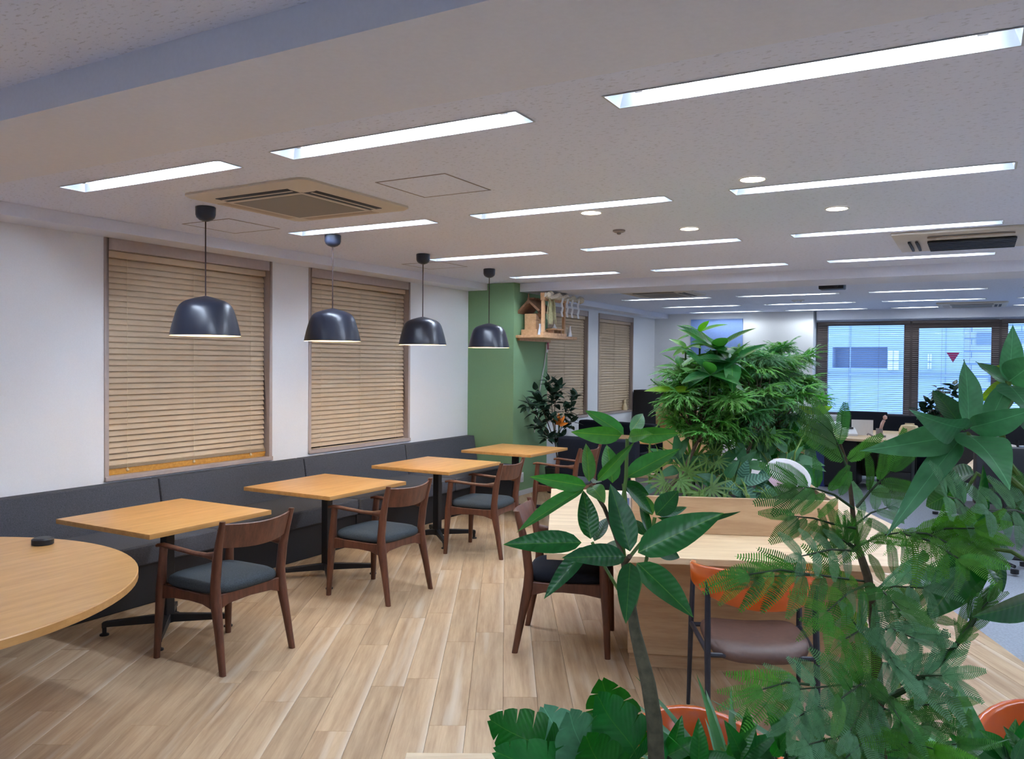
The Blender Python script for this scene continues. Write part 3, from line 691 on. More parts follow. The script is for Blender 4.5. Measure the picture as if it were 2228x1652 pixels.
# ---------------------------------------------------------------- big pale table with planter
TA = math.radians(22)
TO = V3((-1.80, 3.53, 0)); TU = V3((math.cos(TA), math.sin(TA), 0)); TV = V3((-math.sin(TA), math.cos(TA), 0))
def big_table(name, label, O, ang, W, D, skew=0, base=(.40, 1.60, .45, 1.5)):
    t = thing(name, label, 'table', O, ang, 'big pale planter tables')
    top = [(0, 0), (W, 0), (W - skew, D), (-skew, D)]
    part('tabletop', MB().prism(top, .668, .70), M_PALEOAK, t, .002, 1)
    x0, x1, y0, y1 = base
    part('base_panel', MB().box(x0, x1, y0, y0 + .03, .075, .668), M_PLANT, t, .002, 1); part('base_panel', MB().box(x0, x1, y1 - .03, y1, .075, .668), M_PLANT, t, .002, 1)
    part('side_panel', MB().box(x0, x0 + .03, y0 + .03, y1 - .03, .075, .668), M_PLANT, t); part('side_panel', MB().box(x1 - .03, x1, y0 + .03, y1 - .03, .075, .668), M_PLANT, t)
    part('plinth', MB().box(x0 + .01, x1 - .01, y0 + .02, y1 - .02, 0, .078), M_PLANT, t)
    return t
def planter(label, O, ang, W, D, H=.20):
    t = thing('planter_box', label, 'planter', O, ang)
    part('front_board', MB().box(0, W, 0, .025, 0, H), M_PLANT, t, .002, 1); part('back_board', MB().box(0, W, D - .025, D, 0, H), M_PLANT, t, .002, 1)
    part('side_board', MB().box(0, .025, .025, D - .025, 0, H), M_PLANT, t, .002, 1); part('side_board', MB().box(W - .025, W, .025, D - .025, 0, H), M_PLANT, t, .002, 1)
    stuff(part('soil', MB().box(.025, W - .025, .025, D - .025, 0, H - .03), M_SOIL, t))
    return t
big_table('big_table', 'big pale oak table with a plant box on it, behind the foreground leaves', TO, TA, 2.0, 2.05, .15)
PO = TO + TU * .42 + TV * .58 + V3((0, 0, .70))
planter('oak plant box standing on the middle big table', PO, TA, 1.08, .95)
NA = YAW; NR = V3((math.cos(NA), math.sin(NA), 0)); NF = V3((-math.sin(NA), math.cos(NA), 0))
big_table('big_table', 'pale oak table edge at the very bottom of the view', NR * -.243 + NF * .10, NA, 2.0, 1.815, 0, (.35, 1.6, .35, 1.45))
planter('oak plant box under the foreground plants, below the frame', NR * -.10 + NF * .42 + V3((0, 0, .70)), NA, 1.15, .98)
def npt(r, f, z): return NR * r + NF * f + V3((0, 0, z))
o = thing('tissue_pack', 'blue and white patterned tissue pack on the big table', 'tissue pack', TO + TU * .36 + TV * .95 + V3((0, 0, .70)), TA)
part('pack', MB().box(-.06, .06, -.03, .03, .05, .16), M_PAPER, o, .012); part('holder', MB().box(-.062, .062, -.034, .034, 0, .06), M_GRILL, o, .006)
for x in (-.035, .0, .035): part('blue_dot', MB().box(x - .01, x + .01, -.0315, -.0295, .08, .13), M_BLUE, o, .004)
o = thing('small_bottle', 'tiny white bottle standing before the plant box on the big table', 'bottle', TO + TU * .40 + TV * .70 + V3((0, 0, .70)), 0)
part('body', MB().lathe([(.012, 0), (.014, .004), (.014, .04), (.006, .05), (.006, .055)], 14), M_CERAM, o); part('cap', MB().lathe([(.008, .054), (.008, .068), (0, .069)], 12), M_WHITE, o)

# ---------------------------------------------------------------- orange shell-back chairs (front is +y)
def make_orange(R_=.262, drop=.045, seat=True):
    t = thing('metal_chair', '', 'chair', (0, 0, 0), 0, 'orange backed metal chairs')
    for s in (-1, 1):
        part('front_leg', MB().tube([(s * .255, .235, 0), (s * .248, .215, .43), (s * .243, .195, .68)], [.009, .013, .011], 10), M_STEEL, t)
        part('rear_leg', MB().tube([(s * .225, -.235, 0), (s * .225, -.18, .42), (s * .222, -.145, .69)], [.010, .014, .012], 10), M_STEEL, t)
        part('side_bar', MB().tube([(s * .248, .20, .40), (s * .225, -.18, .395)], .011, 8), M_STEEL, t)
    part('cross_bar', MB().tube([(-.225, -.18, .385), (.225, -.18, .385)], .011, 8), M_STEEL, t)
    part('cross_bar', MB().tube([(-.248, .20, .395), (.248, .20, .395)], .011, 8), M_STEEL, t)
    st = MB(); n = 36; secs = []
    for sc, z in ((.90, .392), (.985, .398), (1.0, .412), (.985, .428), (.93, .440), (.7, .438), (.35, .430), (.06, .427)):
        q = []
        for j in range(n):
            a = 2 * PI * j / n; c_, s_ = math.cos(a), math.sin(a); x = .222 * sc * math.copysign(abs(c_) ** .5, c_); y = .02 + .225 * sc * math.copysign(abs(s_) ** .55, s_)
            q.append((x, y, z - .028 * (1 - (x / .222) ** 2) * sc - (.012 if y < -.15 else 0)))
        secs.append(q)
    part('seat', st.rings(secs), M_BROWN, t, smooth=80)
    bk = MB(); secs = []
    for k in range(25):
        f = k / 24 * 2 - 1; a = f * math.radians(102)
        x = R_ * math.sin(a); y = .03 - .29 * math.cos(a)
        c = max(0, math.cos(a * .88)); zt = .77 - drop * (1 - c); zb = .690 - drop * .6 - .058 * c ** 1.5; th = .014
        nx, ny = math.sin(a), -math.cos(a); tl = .02 * c
        secs.append([(x + nx * th, y + ny * th, zb), (x + nx * (th + tl), y + ny * (th + tl), zt - .006), (x + nx * (tl + th * .5), y + ny * (tl + th * .5), zt), (x + nx * (tl - th * .5), y + ny * (tl - th * .5), zt), (x - nx * (th - tl), y - ny * (th - tl), zt - .006), (x - nx * th, y - ny * th, zb), (x, y, zb - .004)])
    part('backrest', bk.rings(secs), M_ORANGE, t, smooth=60)
    return t
o0 = make_orange(); o0['label'] = 'orange backed metal chair with a brown seat at the front of the big table'
o0.location = TO + TU * .945 + TV * -.215; o0.rotation_euler.z = TA + .03
o1 = make_orange(.225, .16); o1['label'] = 'orange curved chair back at the bottom, behind the bare trunk'
o1.location = npt(.43, 1.745, 0); o1.rotation_euler.z = NA + PI
dup(o1, npt(1.30, 1.80, 0), NA + PI - .12, 'orange curved chair back in the bottom right corner')

# ---------------------------------------------------------------- household altar on the green column
t = thing('altar_shelf', 'cypress wood altar shelf on the green column', 'shelf', (-4.841, 8.62, 1.925))
part('board', MB().box(0, .385, 0, .93, 0, .035), M_HINOKI, t, .003, 1); part('cleat', MB().box(0, .03, .05, .88, -.03, 0), M_HINOKI, t)
ZS = 1.96
t = thing('shrine_gate', 'plain wooden gate frame on the altar shelf', 'gate', (-4.49, 8.66, ZS))
for y in (0, .56): part('post', MB().box(-.018, .018, y - .018, y + .018, .02, .43), M_HINOKI, t, .002, 1)
part('sill_beam', MB().box(-.02, .02, -.03, .6, 0, .03), M_HINOKI, t, .002, 1); part('top_beam', MB().box(-.025, .025, -.03, .66, .41, .50), M_HINOKI, t, .003, 1)
t = thing('miniature_shrine', 'small wooden shrine with carved roof on the altar shelf', 'shrine', (-4.70, 8.80, ZS))
part('base', MB().box(-.11, .11, -.10, .20, 0, .07), M_HINOKI, t, .003, 1); part('body', MB().box(-.08, .08, -.07, .17, .07, .26), M_HINOKI, t, .003, 1)
part('door', MB().box(.08, .088, 0, .10, .09, .24), M_HINOKI, t, .002, 1); part('steps', MB().box(.11, .15, -.02, .12, 0, .035).box(.11, .13, -.02, .12, .035, .06), M_HINOKI, t)
rf = MB(); rf.add([(-.14, -.13, .26), (.16, -.13, .26), (0, -.13, .40), (-.14, .23, .26), (.16, .23, .26), (0, .23, .40), (-.155, -.13, .285), (.175, -.13, .285), (0, -.13, .43), (-.155, .23, .285), (.175, .23, .285), (0, .23, .43)],
    [(0, 3, 5, 2), (1, 2, 5, 4), (6, 8, 11, 9), (7, 10, 11, 8), (0, 2, 8, 6), (2, 1, 7, 8), (3, 9, 11, 5), (5, 11, 10, 4), (0, 6, 9, 3), (1, 4, 10, 7)])
part('roof', rf, M_DRYLEAF, t)
for k in range(3): part('ridge_log', MB().tube([(-.05, -.05 + k * .1, .44), (.05, -.05 + k * .1, .44)], .016, 8), M_DRYLEAF, t)
for y in (-.12, .22): part('finial', MB().box(-.006, .006, y - .006, y + .006, .38, .50), M_DRYLEAF, t)
def vase(p, lb):
    v = thing('ceremonial_vase', lb, 'vase', p, 0, 'white porcelain altar vases')
    part('body', MB().lathe([(.030, 0), (.034, .006), (.030, .03), (.018, .085), (.016, .12), (.021, .135), (.016, .134), (.012, .12)], 20), M_CERAM, v); part('foot_ring', MB().lathe([(.028, -.001), (.030, .003), (.026, .004)], 18), M_CERAM, v)
    return v
vase((-4.545, 8.695, ZS), 'white altar vase left of the gate frame'); vase((-4.485, 9.38, ZS), 'white altar vase right of the gate frame')
sprig = thing('sakaki_sprig', 'dry brown leafy sprig in the left altar vase', 'sprig', (-4.545, 8.695, ZS + .12))

t = thing('offering_stand', 'low wooden offering stand behind the gate frame', 'stand', (-4.52, 8.95, ZS))
part('tray', MB().box(-.05, .07, -.06, .19, .07, .085), M_HINOKI, t, .002, 1)
for y in (-.04, .07, .16): part('leg', MB().box(-.03, .05, y - .008, y + .008, 0, .07), M_DRYLEAF, t)
t = thing('salt_cone', 'white salt cone on the offering stand', 'salt', (-4.52, 9.02, ZS + .085)); part('dish', MB().lathe([(.024, 0), (.036, .012), (.034, .013), (0, .006)], 18), M_CERAM, t); part('cone', MB().lathe([(.030, .010), (.012, .05), (.0, .065)], 16), M_PAPER, t)
t = thing('straw_rope', 'thick twisted straw rope with white paper zigzags above the altar', 'rope', (-4.43, 8.64, ZS + .475))
ropes = MB()
for ph in (0, PI): ropes.tube([(.022 * math.cos(ph + k * .7), k * .047, .022 * math.sin(ph + k * .7)) for k in range(19)], [.030 - .0006 * k for k in range(19)], 8)
part('rope', ropes, M_ROPE, t)
part('end_knot', MB().lathe([(0, -.05), (.045, -.03), (.055, 0), (.045, .03), (0, .05)], 18), M_ROPE, t, loc=(0, .93, -.005))
for y in (.32, .46, .60, .78):
    z = -.02; q = MB(); x = .045
    for k in range(4):
        dy = .02 * (-1) ** k; q.add([(x, y + dy - .028, z), (x, y + dy + .028, z), (x, y - dy * .4 + .028, z - .062), (x, y - dy * .4 - .028, z - .062), (x + .003, y + dy - .02, z), (x + .003, y + dy + .02, z), (x + .003, y - dy * .4 + .02, z - .062), (x + .003, y - dy * .4 - .02, z - .062)], [(0, 1, 2, 3), (7, 6, 5, 4), (0, 3, 7, 4), (1, 5, 6, 2)]); z -= .055
    part('paper_streamer', q, M_PAPER, t)
for y in (.08, .17): 
    q = MB()
    for k in range(26):
        a = random.uniform(0, 2 * PI); r = random.uniform(.01, .05); q.tube([(.0, y, .0), (.5 * r * math.cos(a), y + r * math.sin(a), -.12), (r * math.cos(a), y + 1.3 * r * math.sin(a), -.27 - random.random() * .08)], [.004, .003, .0015], 4)
    stuff(part('straw_tassel', q, M_STRAW, t))
t = thing('paper_charm', 'small red and white paper charm hanging under the altar shelf', 'charm', (-4.83, 9.42, 1.83))
part('string', MB().tube([(0, 0, .07), (0, 0, .095)], .002, 5), M_PAPER, t); part('card', MB().box(-.002, .012, -.025, .025, -.07, .04), M_PAPER, t, .002, 1); part('red_cover', MB().box(.012, .016, -.005, .03, -.03, .06), M_RED, t)
tag(part('wall_cable', MB().tube([(-4.835, 9.44, 1.90), (-4.83, 9.36, 1.6), (-4.825, 9.20, 1.2), (-4.83, 9.1, .75)], .008, 6), M_BASEB), 'thin pale cable running down the green column', 'cable')
t = thing('wall_socket', 'white wall socket low on the green column', 'socket', (-4.841, 8.80, .22)); part('plate', MB().box(0, .008, -.035, .035, -.06, .06), M_WHITE, t, .003); part('outlet', MB().box(.008, .011, -.018, .018, -.04, .04), M_BASEB, t)

# ---------------------------------------------------------------- lounge beyond the column
def sofa(p, rz, W, label, D=.75, H=.78):
    t = thing('lounge_sofa', label, 'sofa', p, rz, 'dark navy lounge sofas')
    part('base', MB().box(-W / 2, W / 2, -D / 2, D / 2, .06, .26), M_NAVY, t, .02); part('seat_cushion', MB().box(-W / 2 + .02, W / 2 - .02, -D / 2 + .18, D / 2, .26, .42), M_NAVY, t, .05, 3)
    part('backrest', MB().box(-W / 2, W / 2, -D / 2 - .02, -D / 2 + .18, .2, H), M_NAVY, t, .05, 3)
    for x in (-W / 2 + .05, W / 2 - .05):
        for y in (-D / 2 + .05, D / 2 - .05): part('leg', MB().lathe([(.018, 0), (.022, .065)], 10), M_BLACK, t, loc=(x, y, 0))
    return t
sofa((-3.72, 8.85, 0), 0, .95, 'dark navy sofa seen from behind, past the farthest square table')
sofa((-4.45, 11.4, 0), -.25, 1.35, 'dark navy sofa under the last left blind, facing the lounge table')
sofa((-3.35, 10.75, 0), PI - .1, 1.25, 'dark navy sofa right of the lounge table, behind the big plants', H=.72)
t = thing('lounge_table', 'low oak table between the dark lounge sofas', 'table', (-3.78, 9.75, 0)); part('tabletop', MB().box(-.62, .42, -.38, .38, .655, .685), M_OAK, t, .003)
for x in (-.55, .35):
    for y in (-.3, .3): part('leg', MB().box(x - .02, x + .02, y - .02, y + .02, 0, .655), M_BLACK, t)
t = thing('storage_cabinet', 'tall black cabinet in the far left corner', 'cabinet', (-4.95, 14.35, 0)); part('body', MB().box(-.5, .55, -.22, .22, .03, 1.15), M_BLKLEA, t, .004); part('plinth', MB().box(-.48, .53, -.2, .2, 0, .03), M_BLACK, t)
for x0, x1 in ((-.49, .022), (.028, .54)): d_ = part('door', MB().box(x0, x1, -.235, -.22, .06, 1.13), M_BLKLEA, t, .003); part('handle', MB().box(x1 - .06, x1 - .04, -.25, -.235, .55, .68), M_STEEL, d_)
t = thing('watering_can', 'black watering can on the far black cabinet', 'watering can', (-4.93, 14.35, 1.15)); part('can', MB().lathe([(.07, 0), (.075, .01), (.072, .17), (.066, .175), (.06, .165)], 24), M_BLACK, t); part('spout', MB().tube([(-.06, 0, .05), (-.16, -.02, .11), (-.26, -.05, .20)], [.018, .012, .012], 8), M_BLACK, t); part('handle', MB().tube([(.065, 0, .03), (.12, 0, .05), (.13, 0, .11), (.068, 0, .14)], .008, 8), M_BLACK, t)
for k, (x, s, m_) in enumerate(((-4.66, .10, M_WHITE), (-4.44, .12, M_WHITE))):
    t = thing('white_box', ['white box next to the watering can', 'white box with a dark front, at the cabinet end'][k], 'box', (x, 14.35, 1.15)); part('body', MB().box(-s, s, -.1, .1, 0, .09 + .03 * k), m_, t, .004); part('lid', MB().box(-s - .004, s + .004, -.104, .104, .07 + .03 * k, .095 + .03 * k), m_, t, .003)
    if k: part('dark_front', MB().box(-.06, .04, -.106, -.1, .02, .08), M_SLOT, t)
t = thing('side_table', 'low table carrying the open cardboard box', 'table', (-3.98, 12.35, 0)); part('tabletop', MB().box(-.62, .4, -.35, .35, .62, .65), M_OAK, t, .003)
for x in (-.5, .35):
    for y in (-.28, .28): part('leg', MB().box(x - .02, x + .02, y - .02, y + .02, 0, .62), M_BLACK, t)
t = thing('cardboard_box', 'open brown cardboard box in front of the black cabinet', 'box', (-4.0, 12.3, .65)); part('carton', MB().box(-.3, .3, -.2, .2, 0, .25), M_CARD, t, .002)
part('flap', MB().add([(-.3, -.2, .25), (.3, -.2, .25), (.36, -.12, .39), (-.24, -.12, .39), (-.3, -.195, .252), (.3, -.195, .252), (.36, -.115, .392), (-.24, -.115, .392)], [(0, 1, 2, 3), (7, 6, 5, 4), (0, 4, 5, 1), (1, 5, 6, 2), (2, 6, 7, 3), (3, 7, 4, 0)]), M_CARD, t); part('tape_seam', MB().box(-.006, .006, -.203, -.2, 0, .25), M_DRYLEAF, t)
t = thing('figurine', 'small cream bottle shaped figurine on the far window sill', 'figurine', (XW - .02, 13.85, .79)); part('body', MB().lathe([(.05, 0), (.055, .03), (.035, .1), (.02, .13)], 16), M_CREAM, t); part('head', MB().lathe([(.018, .12), (.028, .16), (.02, .19), (0, .2)], 14), M_CREAM, t)
t = thing('wall_panel', 'large plain blue panel on the far wall', 'panel', (-4.27, YF, 1.75)); part('board', MB().box(-.49, .49, -.025, 0, -.75, .73), M_BLUE, t, .003); part('rim', MB().box(-.495, .495, -.012, 0, -.755, -.75).box(-.495, .495, -.012, 0, .73, .735), M_WHITE, t)

# ---------------------------------------------------------------- office end
def screen(x, y, w_, z, label):
    t = thing('desk_screen', label, 'screen', (x, y, 0)); part('panel', MB().box(-w_ / 2, w_ / 2, -.02, .02, .1, z), M_NAVY, t, .02, 3)
    for s in (-1, 1): part('foot', MB().box(s * w_ * .35 - .02, s * w_ * .35 + .02, -.15, .15, 0, .03).box(s * w_ * .35 - .015, s * w_ * .35 + .015, -.015, .015, .03, .12), M_BLACK, t)
screen(-1.40, 12.75, .62, .965, 'black fabric screen behind the white telephone, taller one'); screen(-.82, 12.70, .62, .925, 'black fabric screen right of the taller one')
def round_desk(name, pts, label, m_=M_PALEOAK):
    t = thing(name, label, 'desk'); part('desktop', MB().prism(pts, .69, .72), m_, t, .004); return t
def arc(cx, cy_, r, a0, a1, n=12): return [(cx + r * math.cos(math.radians(a0 + (a1 - a0) * k / n)), cy_ + r * math.sin(math.radians(a0 + (a1 - a0) * k / n))) for k in range(n + 1)]
t = round_desk('office_desk', arc(-1.18, 11.45, .60, 180, 300) + [(-.64, 11.7), (-.64, 12.5), (-1.78, 12.5)], 'rounded oak office desk carrying the white telephone')
for x in (-1.55, -.9): part('drawer_unit', MB().box(x - .2, x + .2, 11.55, 12.2, .03, .69), M_BLKLEA, t, .006)
for k in range(3): part('drawer', MB().box(-1.09, -.71, 11.53, 11.55, .08 + k * .2, .26 + k * .2), M_BLKLEA, t, .004)
part('modesty_panel', MB().box(-1.72, -.68, 12.25, 12.28, .1, .69), M_BLKLEA, t)
t = thing('desk_telephone', 'white telephone on the rounded desk', 'telephone', (-1.44, 11.35, .72), .3); bd_ = MB(); bd_.add([(-.11, -.1, 0), (.11, -.1, 0), (.11, .1, 0), (-.11, .1, 0), (-.11, -.1, .03), (.11, -.1, .03), (.11, .1, .10), (-.11, .1, .10)], [(0, 3, 2, 1), (4, 5, 6, 7), (0, 1, 5, 4), (1, 2, 6, 5), (2, 3, 7, 6), (3, 0, 4, 7)]); part('body', bd_, M_WHITE, t, .008)
part('handset', MB().tube([(-.08, -.09, .06), (-.085, 0, .085), (-.08, .09, .13)], [.022, .015, .022], 10), M_WHITE, t); part('display', MB().box(0, .08, .04, .09, .085, .102), M_SLOT, t, .002)
t = thing('desk_calendar', 'white card standing beside the telephone', 'card', (-1.28, 11.5, .72), .2); part('sheet', MB().box(-.13, .13, -.004, .004, 0, .20), M_PAPER, t); part('stand', MB().box(-.12, .12, .004, .07, 0, .006), M_WHITE, t)
t = thing('tangled_headset', 'grey headset lying on the rounded desk', 'headset', (-1.10, 11.25, .72)); part('band', MB().tube([(.09 * math.cos(a * .35), .06 * math.sin(a * .35), .02 + .02 * math.sin(a)) for a in range(10)], .01, 8), M_HATCH, t); part('ear_pad', MB().lathe([(0, 0), (.035, .005), (.035, .03), (0, .035)], 16), M_HATCH, t, loc=(.09, 0, 0))
t = thing('pink_brush', 'pale pink stick standing in a grey cup before the desk screen', 'brush', (-1.05, 11.6, .72)); part('stick', MB().tube([(-.04, 0, .006), (0, 0, .16), (.02, 0, .20)], [.018, .022, .02], 10), M_SKINPINK, t); part('holder', MB().lathe([(.036, 0), (.040, .004), (.042, .09), (.038, .09), (.036, .008)], 18), M_HATCH, t, loc=(-.035, 0, 0)); part('tip', MB().lathe([(0, -.02), (.026, 0), (.026, .03), (0, .05)], 14), M_SKINPINK, t, loc=(.03, 0, .22))
t = thing('snack_bag', 'crumpled cream bag on the rounded desk', 'bag', (-.74, 11.65, .72)); bm_ = MB(); bm_.rings([[(.12 * sc * (1 + .15 * math.sin(5 * a)) * math.cos(a), .08 * sc * math.sin(a), z) for a in [2 * PI * j / 16 for j in range(16)]] for sc, z in ((.8, 0), (1, .03), (.95, .09), (.75, .14), (.3, .155))]); part('bag', bm_, M_CREAM, t); part('fold', MB().box(-.05, .06, -.01, .01, .14, .17), M_CREAM, t, .006)
t = thing('waste_bin', 'blue plastic box left of the rounded desk', 'bin', (-1.84, 11.7, 0)); part('bin', MB().box(-.1, .1, -.12, .12, 0, .84), M_BLUEBIN, t, .01); part('rim', MB().box(-.11, .11, -.13, .13, .82, .85), M_BLUEBIN, t, .005)
t = round_desk('office_desk', arc(.55, 8.55, .62, 170, 290) + [(1.6, 8.1), (1.6, 9.3), (0, 9.3)], 'rounded oak office desk at the right edge with a laptop')
part('drawer_unit', MB().box(.5, .95, 8.35, 8.9, .03, .69), M_BLKLEA, t, .006); part('leg', MB().tube([(.1, 8.9, 0), (.1, 8.9, .69)], .025, 10), M_BLACK, t); part('modesty_panel', MB().box(.05, 1.6, 9.2, 9.23, .1, .69), M_BLKLEA, t)
t = thing('laptop', 'open grey laptop on the right hand desk', 'laptop', (.42, 8.55, .72), 1.9); part('keyboard_base', MB().box(-.16, .16, -.11, .11, 0, .014), M_BASEB, t, .004); part('lid', MB().add([(-.16, .11, .012), (.16, .11, .012), (.16, .17, .22), (-.16, .17, .22), (-.16, .117, .012), (.16, .117, .012), (.16, .177, .22), (-.16, .177, .22)], [(0, 1, 2, 3), (7, 6, 5, 4), (0, 4, 5, 1), (1, 5, 6, 2), (2, 6, 7, 3), (3, 7, 4, 0)]), M_BASEB, t)
t = thing('paper_stack', 'white papers on the right hand desk', 'papers', (.22, 8.25, .72), .4)
for k in range(3): part('sheet', MB().box(-.15, .15, -.1, .1, .002 * k, .002 * k + .0015), M_PAPER, t, rz=.15 * k)
t = thing('orange_tape', 'small orange item on the right hand desk edge', 'tape', (.12, 8.2, .72)); part('roll', MB().lathe([(.02, 0), (.04, 0), (.04, .03), (.02, .03), (.02, 0)], 18, cap=False), M_FLOWER, t); part('core', MB().lathe([(.017, 0), (.02, 0), (.02, .03), (.017, .03), (.017, 0)], 16, cap=False), M_CARD, t)
def task_chair(p, rz, label):
    t = thing('office_chair', label, 'chair', (*p, 0), rz, 'black office chairs'); part('seat', MB().box(-.24, .24, -.22, .24, .42, .50), M_BLKLEA, t, .03, 3)
    part('backrest', MB().box(-.22, .22, -.27, -.22, .55, 1.0), M_BLKLEA, t, .024, 3); part('back_post', MB().tube([(0, -.18, .43), (0, -.28, .5), (0, -.27, .62)], .018, 8), M_BLACK, t); part('gas_lift', MB().tube([(0, 0, .1), (0, 0, .43)], .025, 10), M_BLACK, t)
    for k in range(5):
        a = k * 2 * PI / 5; f = part('star_leg', MB().tube([(0, 0, .10), (.28 * math.cos(a), .28 * math.sin(a), .07)], [.022, .014], 8), M_BLACK, t); part('castor', MB().lathe([(0, -.02), (.03, -.015), (.03, .015), (0, .02)], 12), M_BLACK, f, loc=(.28 * math.cos(a), .28 * math.sin(a), .031))
    return t
for p, rz, lb in (((.10, 7.65), .4, 'black office chair under the right hand desk'), ((-.1, 9.9), 2.8, 'black office chair between the two rounded desks'), ((.45, 13.4), .2, 'black office chair before the far windows at right'), ((-.30, 13.6), -.3, 'black office chair beside the window plant')): task_chair(p, rz, lb)
t = thing('file_cabinet', 'white cabinet with a blue poster behind the planter', 'cabinet', (-2.45, 10.2, 0)); part('body', MB().box(-.42, .38, -.22, .22, .02, .72), M_WHITE, t, .006); part('top_board', MB().box(-.43, .39, -.23, .23, .72, .74), M_WHITE, t)
part('poster', MB().box(-.12, .08, -.226, -.22, .38, .60), M_BLUEBIN, t); part('base', MB().box(-.4, .36, -.2, .2, 0, .02), M_BLACK, t)
for k in range(2): part('drawer', MB().box(-.41, .37, -.228, -.22, .05 + k * .33, .36 + k * .33), M_WHITE, t, .003)
t = thing('wooden_crate', 'brown wooden crate beside the white cabinet', 'crate', (-1.85, 10.0, 0)); part('box', MB().box(-.15, .2, -.2, .2, 0, .78), M_WALNUT, t, .005)
for k in range(4): part('board', MB().box(-.155, .205, -.21, -.2, .03 + k * .19, .2 + k * .19), M_DRYLEAF, t, .003)
t = thing('cardboard_box', 'brown cardboard box seen through the planter leaves', 'box', (-2.95, 9.6, 0)); part('carton', MB().box(-.3, .3, -.2, .2, 0, .82), M_CARD, t, .003); part('tape_seam', MB().box(-.02, .02, -.203, -.2, .3, .8), M_DRYLEAF, t)
t = thing('long_cabinet', 'low white cabinet under the far wall, behind the plants', 'cabinet', (-1.85, 13.2, 0)); part('body', MB().box(-.6, .35, -.2, .2, .03, .76), M_WHITE, t, .005); part('plinth', MB().box(-.58, .33, -.18, .18, 0, .03), M_BLACK, t)
for x in (-.59, -.11): part('door', MB().box(x, x + .45, -.21, -.2, .05, .74), M_WHITE, t, .003)
t = thing('paper_fan', 'rounded white panel with a pink lower edge standing among the planter leaves', 'fan', at(1716, 1036, 4.70) - UP * .095, TA)
n = 28; oval = lambda k, y: [(.135 * math.cos(2 * PI * j / n) * k, y, .095 + .092 * math.sin(2 * PI * j / n) * k) for j in range(n)]
o = part('disc', MB().rings([oval(.97, -.006), oval(1, -.004), oval(1, .004), oval(.97, .006)]), M_PAPER, t); o.rotation_euler = (-.1, .42, 0); o.location = (-.04, 0, .008)
rim = lambda y: [(.137 * math.cos(a), y, .095 + .094 * math.sin(a)) for a in [PI * 1.02 + PI * .85 * k / 12 for k in range(13)]] + [(.112 * math.cos(a), y, .095 + .05 * math.sin(a)) for a in [PI * 1.87 - PI * .85 * k / 12 for k in range(13)]]
o = part('pink_rim', MB().rings([rim(-.0075), rim(-.0055)]), M_PINK, t); o.rotation_euler = (-.1, .42, 0); o.location = (-.04, 0, .008)

# ---------------------------------------------------------------- leaf meshes (unit length along +y, upper side +z)
def leaf(name, m, w_, droop=.15, fold=.12, n=8, tipy=.62, curl=0, wav=0, thin=.02, acu=0):
    mb = MB(); vs = []; K = 4
    for i in range(n + 1):
        t = i / n
        f = (math.sin(PI * t ** tipy) ** .85 * (1 - acu * t ** 3) if 0 < t < 1 else 0); hw = max(w_ / 2 * f, .003 if i < n else .0005)
        for j in range(K + 1):
            s = j / (K / 2) - 1
            vs.append((hw * s, t, -droop * t * t + fold * abs(s) * hw * 2 * .5 - curl * (s * hw) ** 2 * 8 + wav * math.sin(9 * t + 2 * s) * abs(s)))
    fs = [(i * (K + 1) + j, i * (K + 1) + j + 1, (i + 1) * (K + 1) + j + 1, (i + 1) * (K + 1) + j) for i in range(n) for j in range(K)]
    return mb.add(vs, fs).mesh(name, m, smooth='leaf')
def palmate(name, m, k=7, w_=.09, spread=250, pet=.42, cut=False):
    mb = MB(); mb.tube([(0, 0, 0), (0, pet * .5, .02), (0, pet, 0)], [.012, .008, .008], 4)
    for i in range(k):
        a = math.radians(-spread / 2 + spread * i / (k - 1)); L = (1 - pet) * (.72 + .28 * math.cos(a / 1.6)); n = 5
        dx, dy = math.sin(a), math.cos(a); vs = []
        for q in range(n + 1):
            t = q / n; hw = w_ / 2 * (math.sin(PI * (.08 + .92 * t) ** .75) if q < n else .02) * (1.25 if cut and q % 2 else (.7 if cut else 1)); z = .03 * math.sin(PI * t) - .16 * t * t
            for s in (-1, 0, 1): vs.append((dx * L * t - dy * hw * s, pet + dy * L * t + dx * hw * s, z + (.012 if s else 0)))
        mb.add(vs, [(q * 3 + j, q * 3 + j + 1, q * 3 + j + 4, q * 3 + j + 3) for q in range(n) for j in range(2)])
    return mb.mesh(name, m, smooth='leaf')
def aralia(name, m, k=9, spread=250, pet=.2):
    """hand shaped leaf whose fingers are themselves toothed"""
    mb = MB(); mb.tube([(0, 0, 0), (0, pet, 0)], [.012, .008], 4)
    for i in range(k):
        a = math.radians(-spread / 2 + spread * i / (k - 1)); L = (1 - pet) * (.62 + .38 * math.cos(a / 1.7)); dx, dy = math.sin(a), math.cos(a)
        zf = lambda t: .05 * math.sin(PI * t) - .13 * t * t + .01 * (-1) ** i
        P = lambda t, s: (dx * L * t - dy * s, pet + dy * L * t + dx * s, zf(t) - .3 * abs(s))
        mb.add([P(0, -.02), P(0, .02), P(.5, .036), P(.5, -.036), P(1, 0)], [(0, 1, 2, 3), (3, 2, 4)])
        for q in range(4):
            t = .12 + .19 * q; h = .13 * (1 - .16 * q)
            for s in (-1, 1): mb.add([P(t, s * .012), P(t + .17, s * .02), P(t + .28, s * h)], [(0, 1, 2) if s < 0 else (2, 1, 0)])
    return mb.mesh(name, m, smooth='leaf')
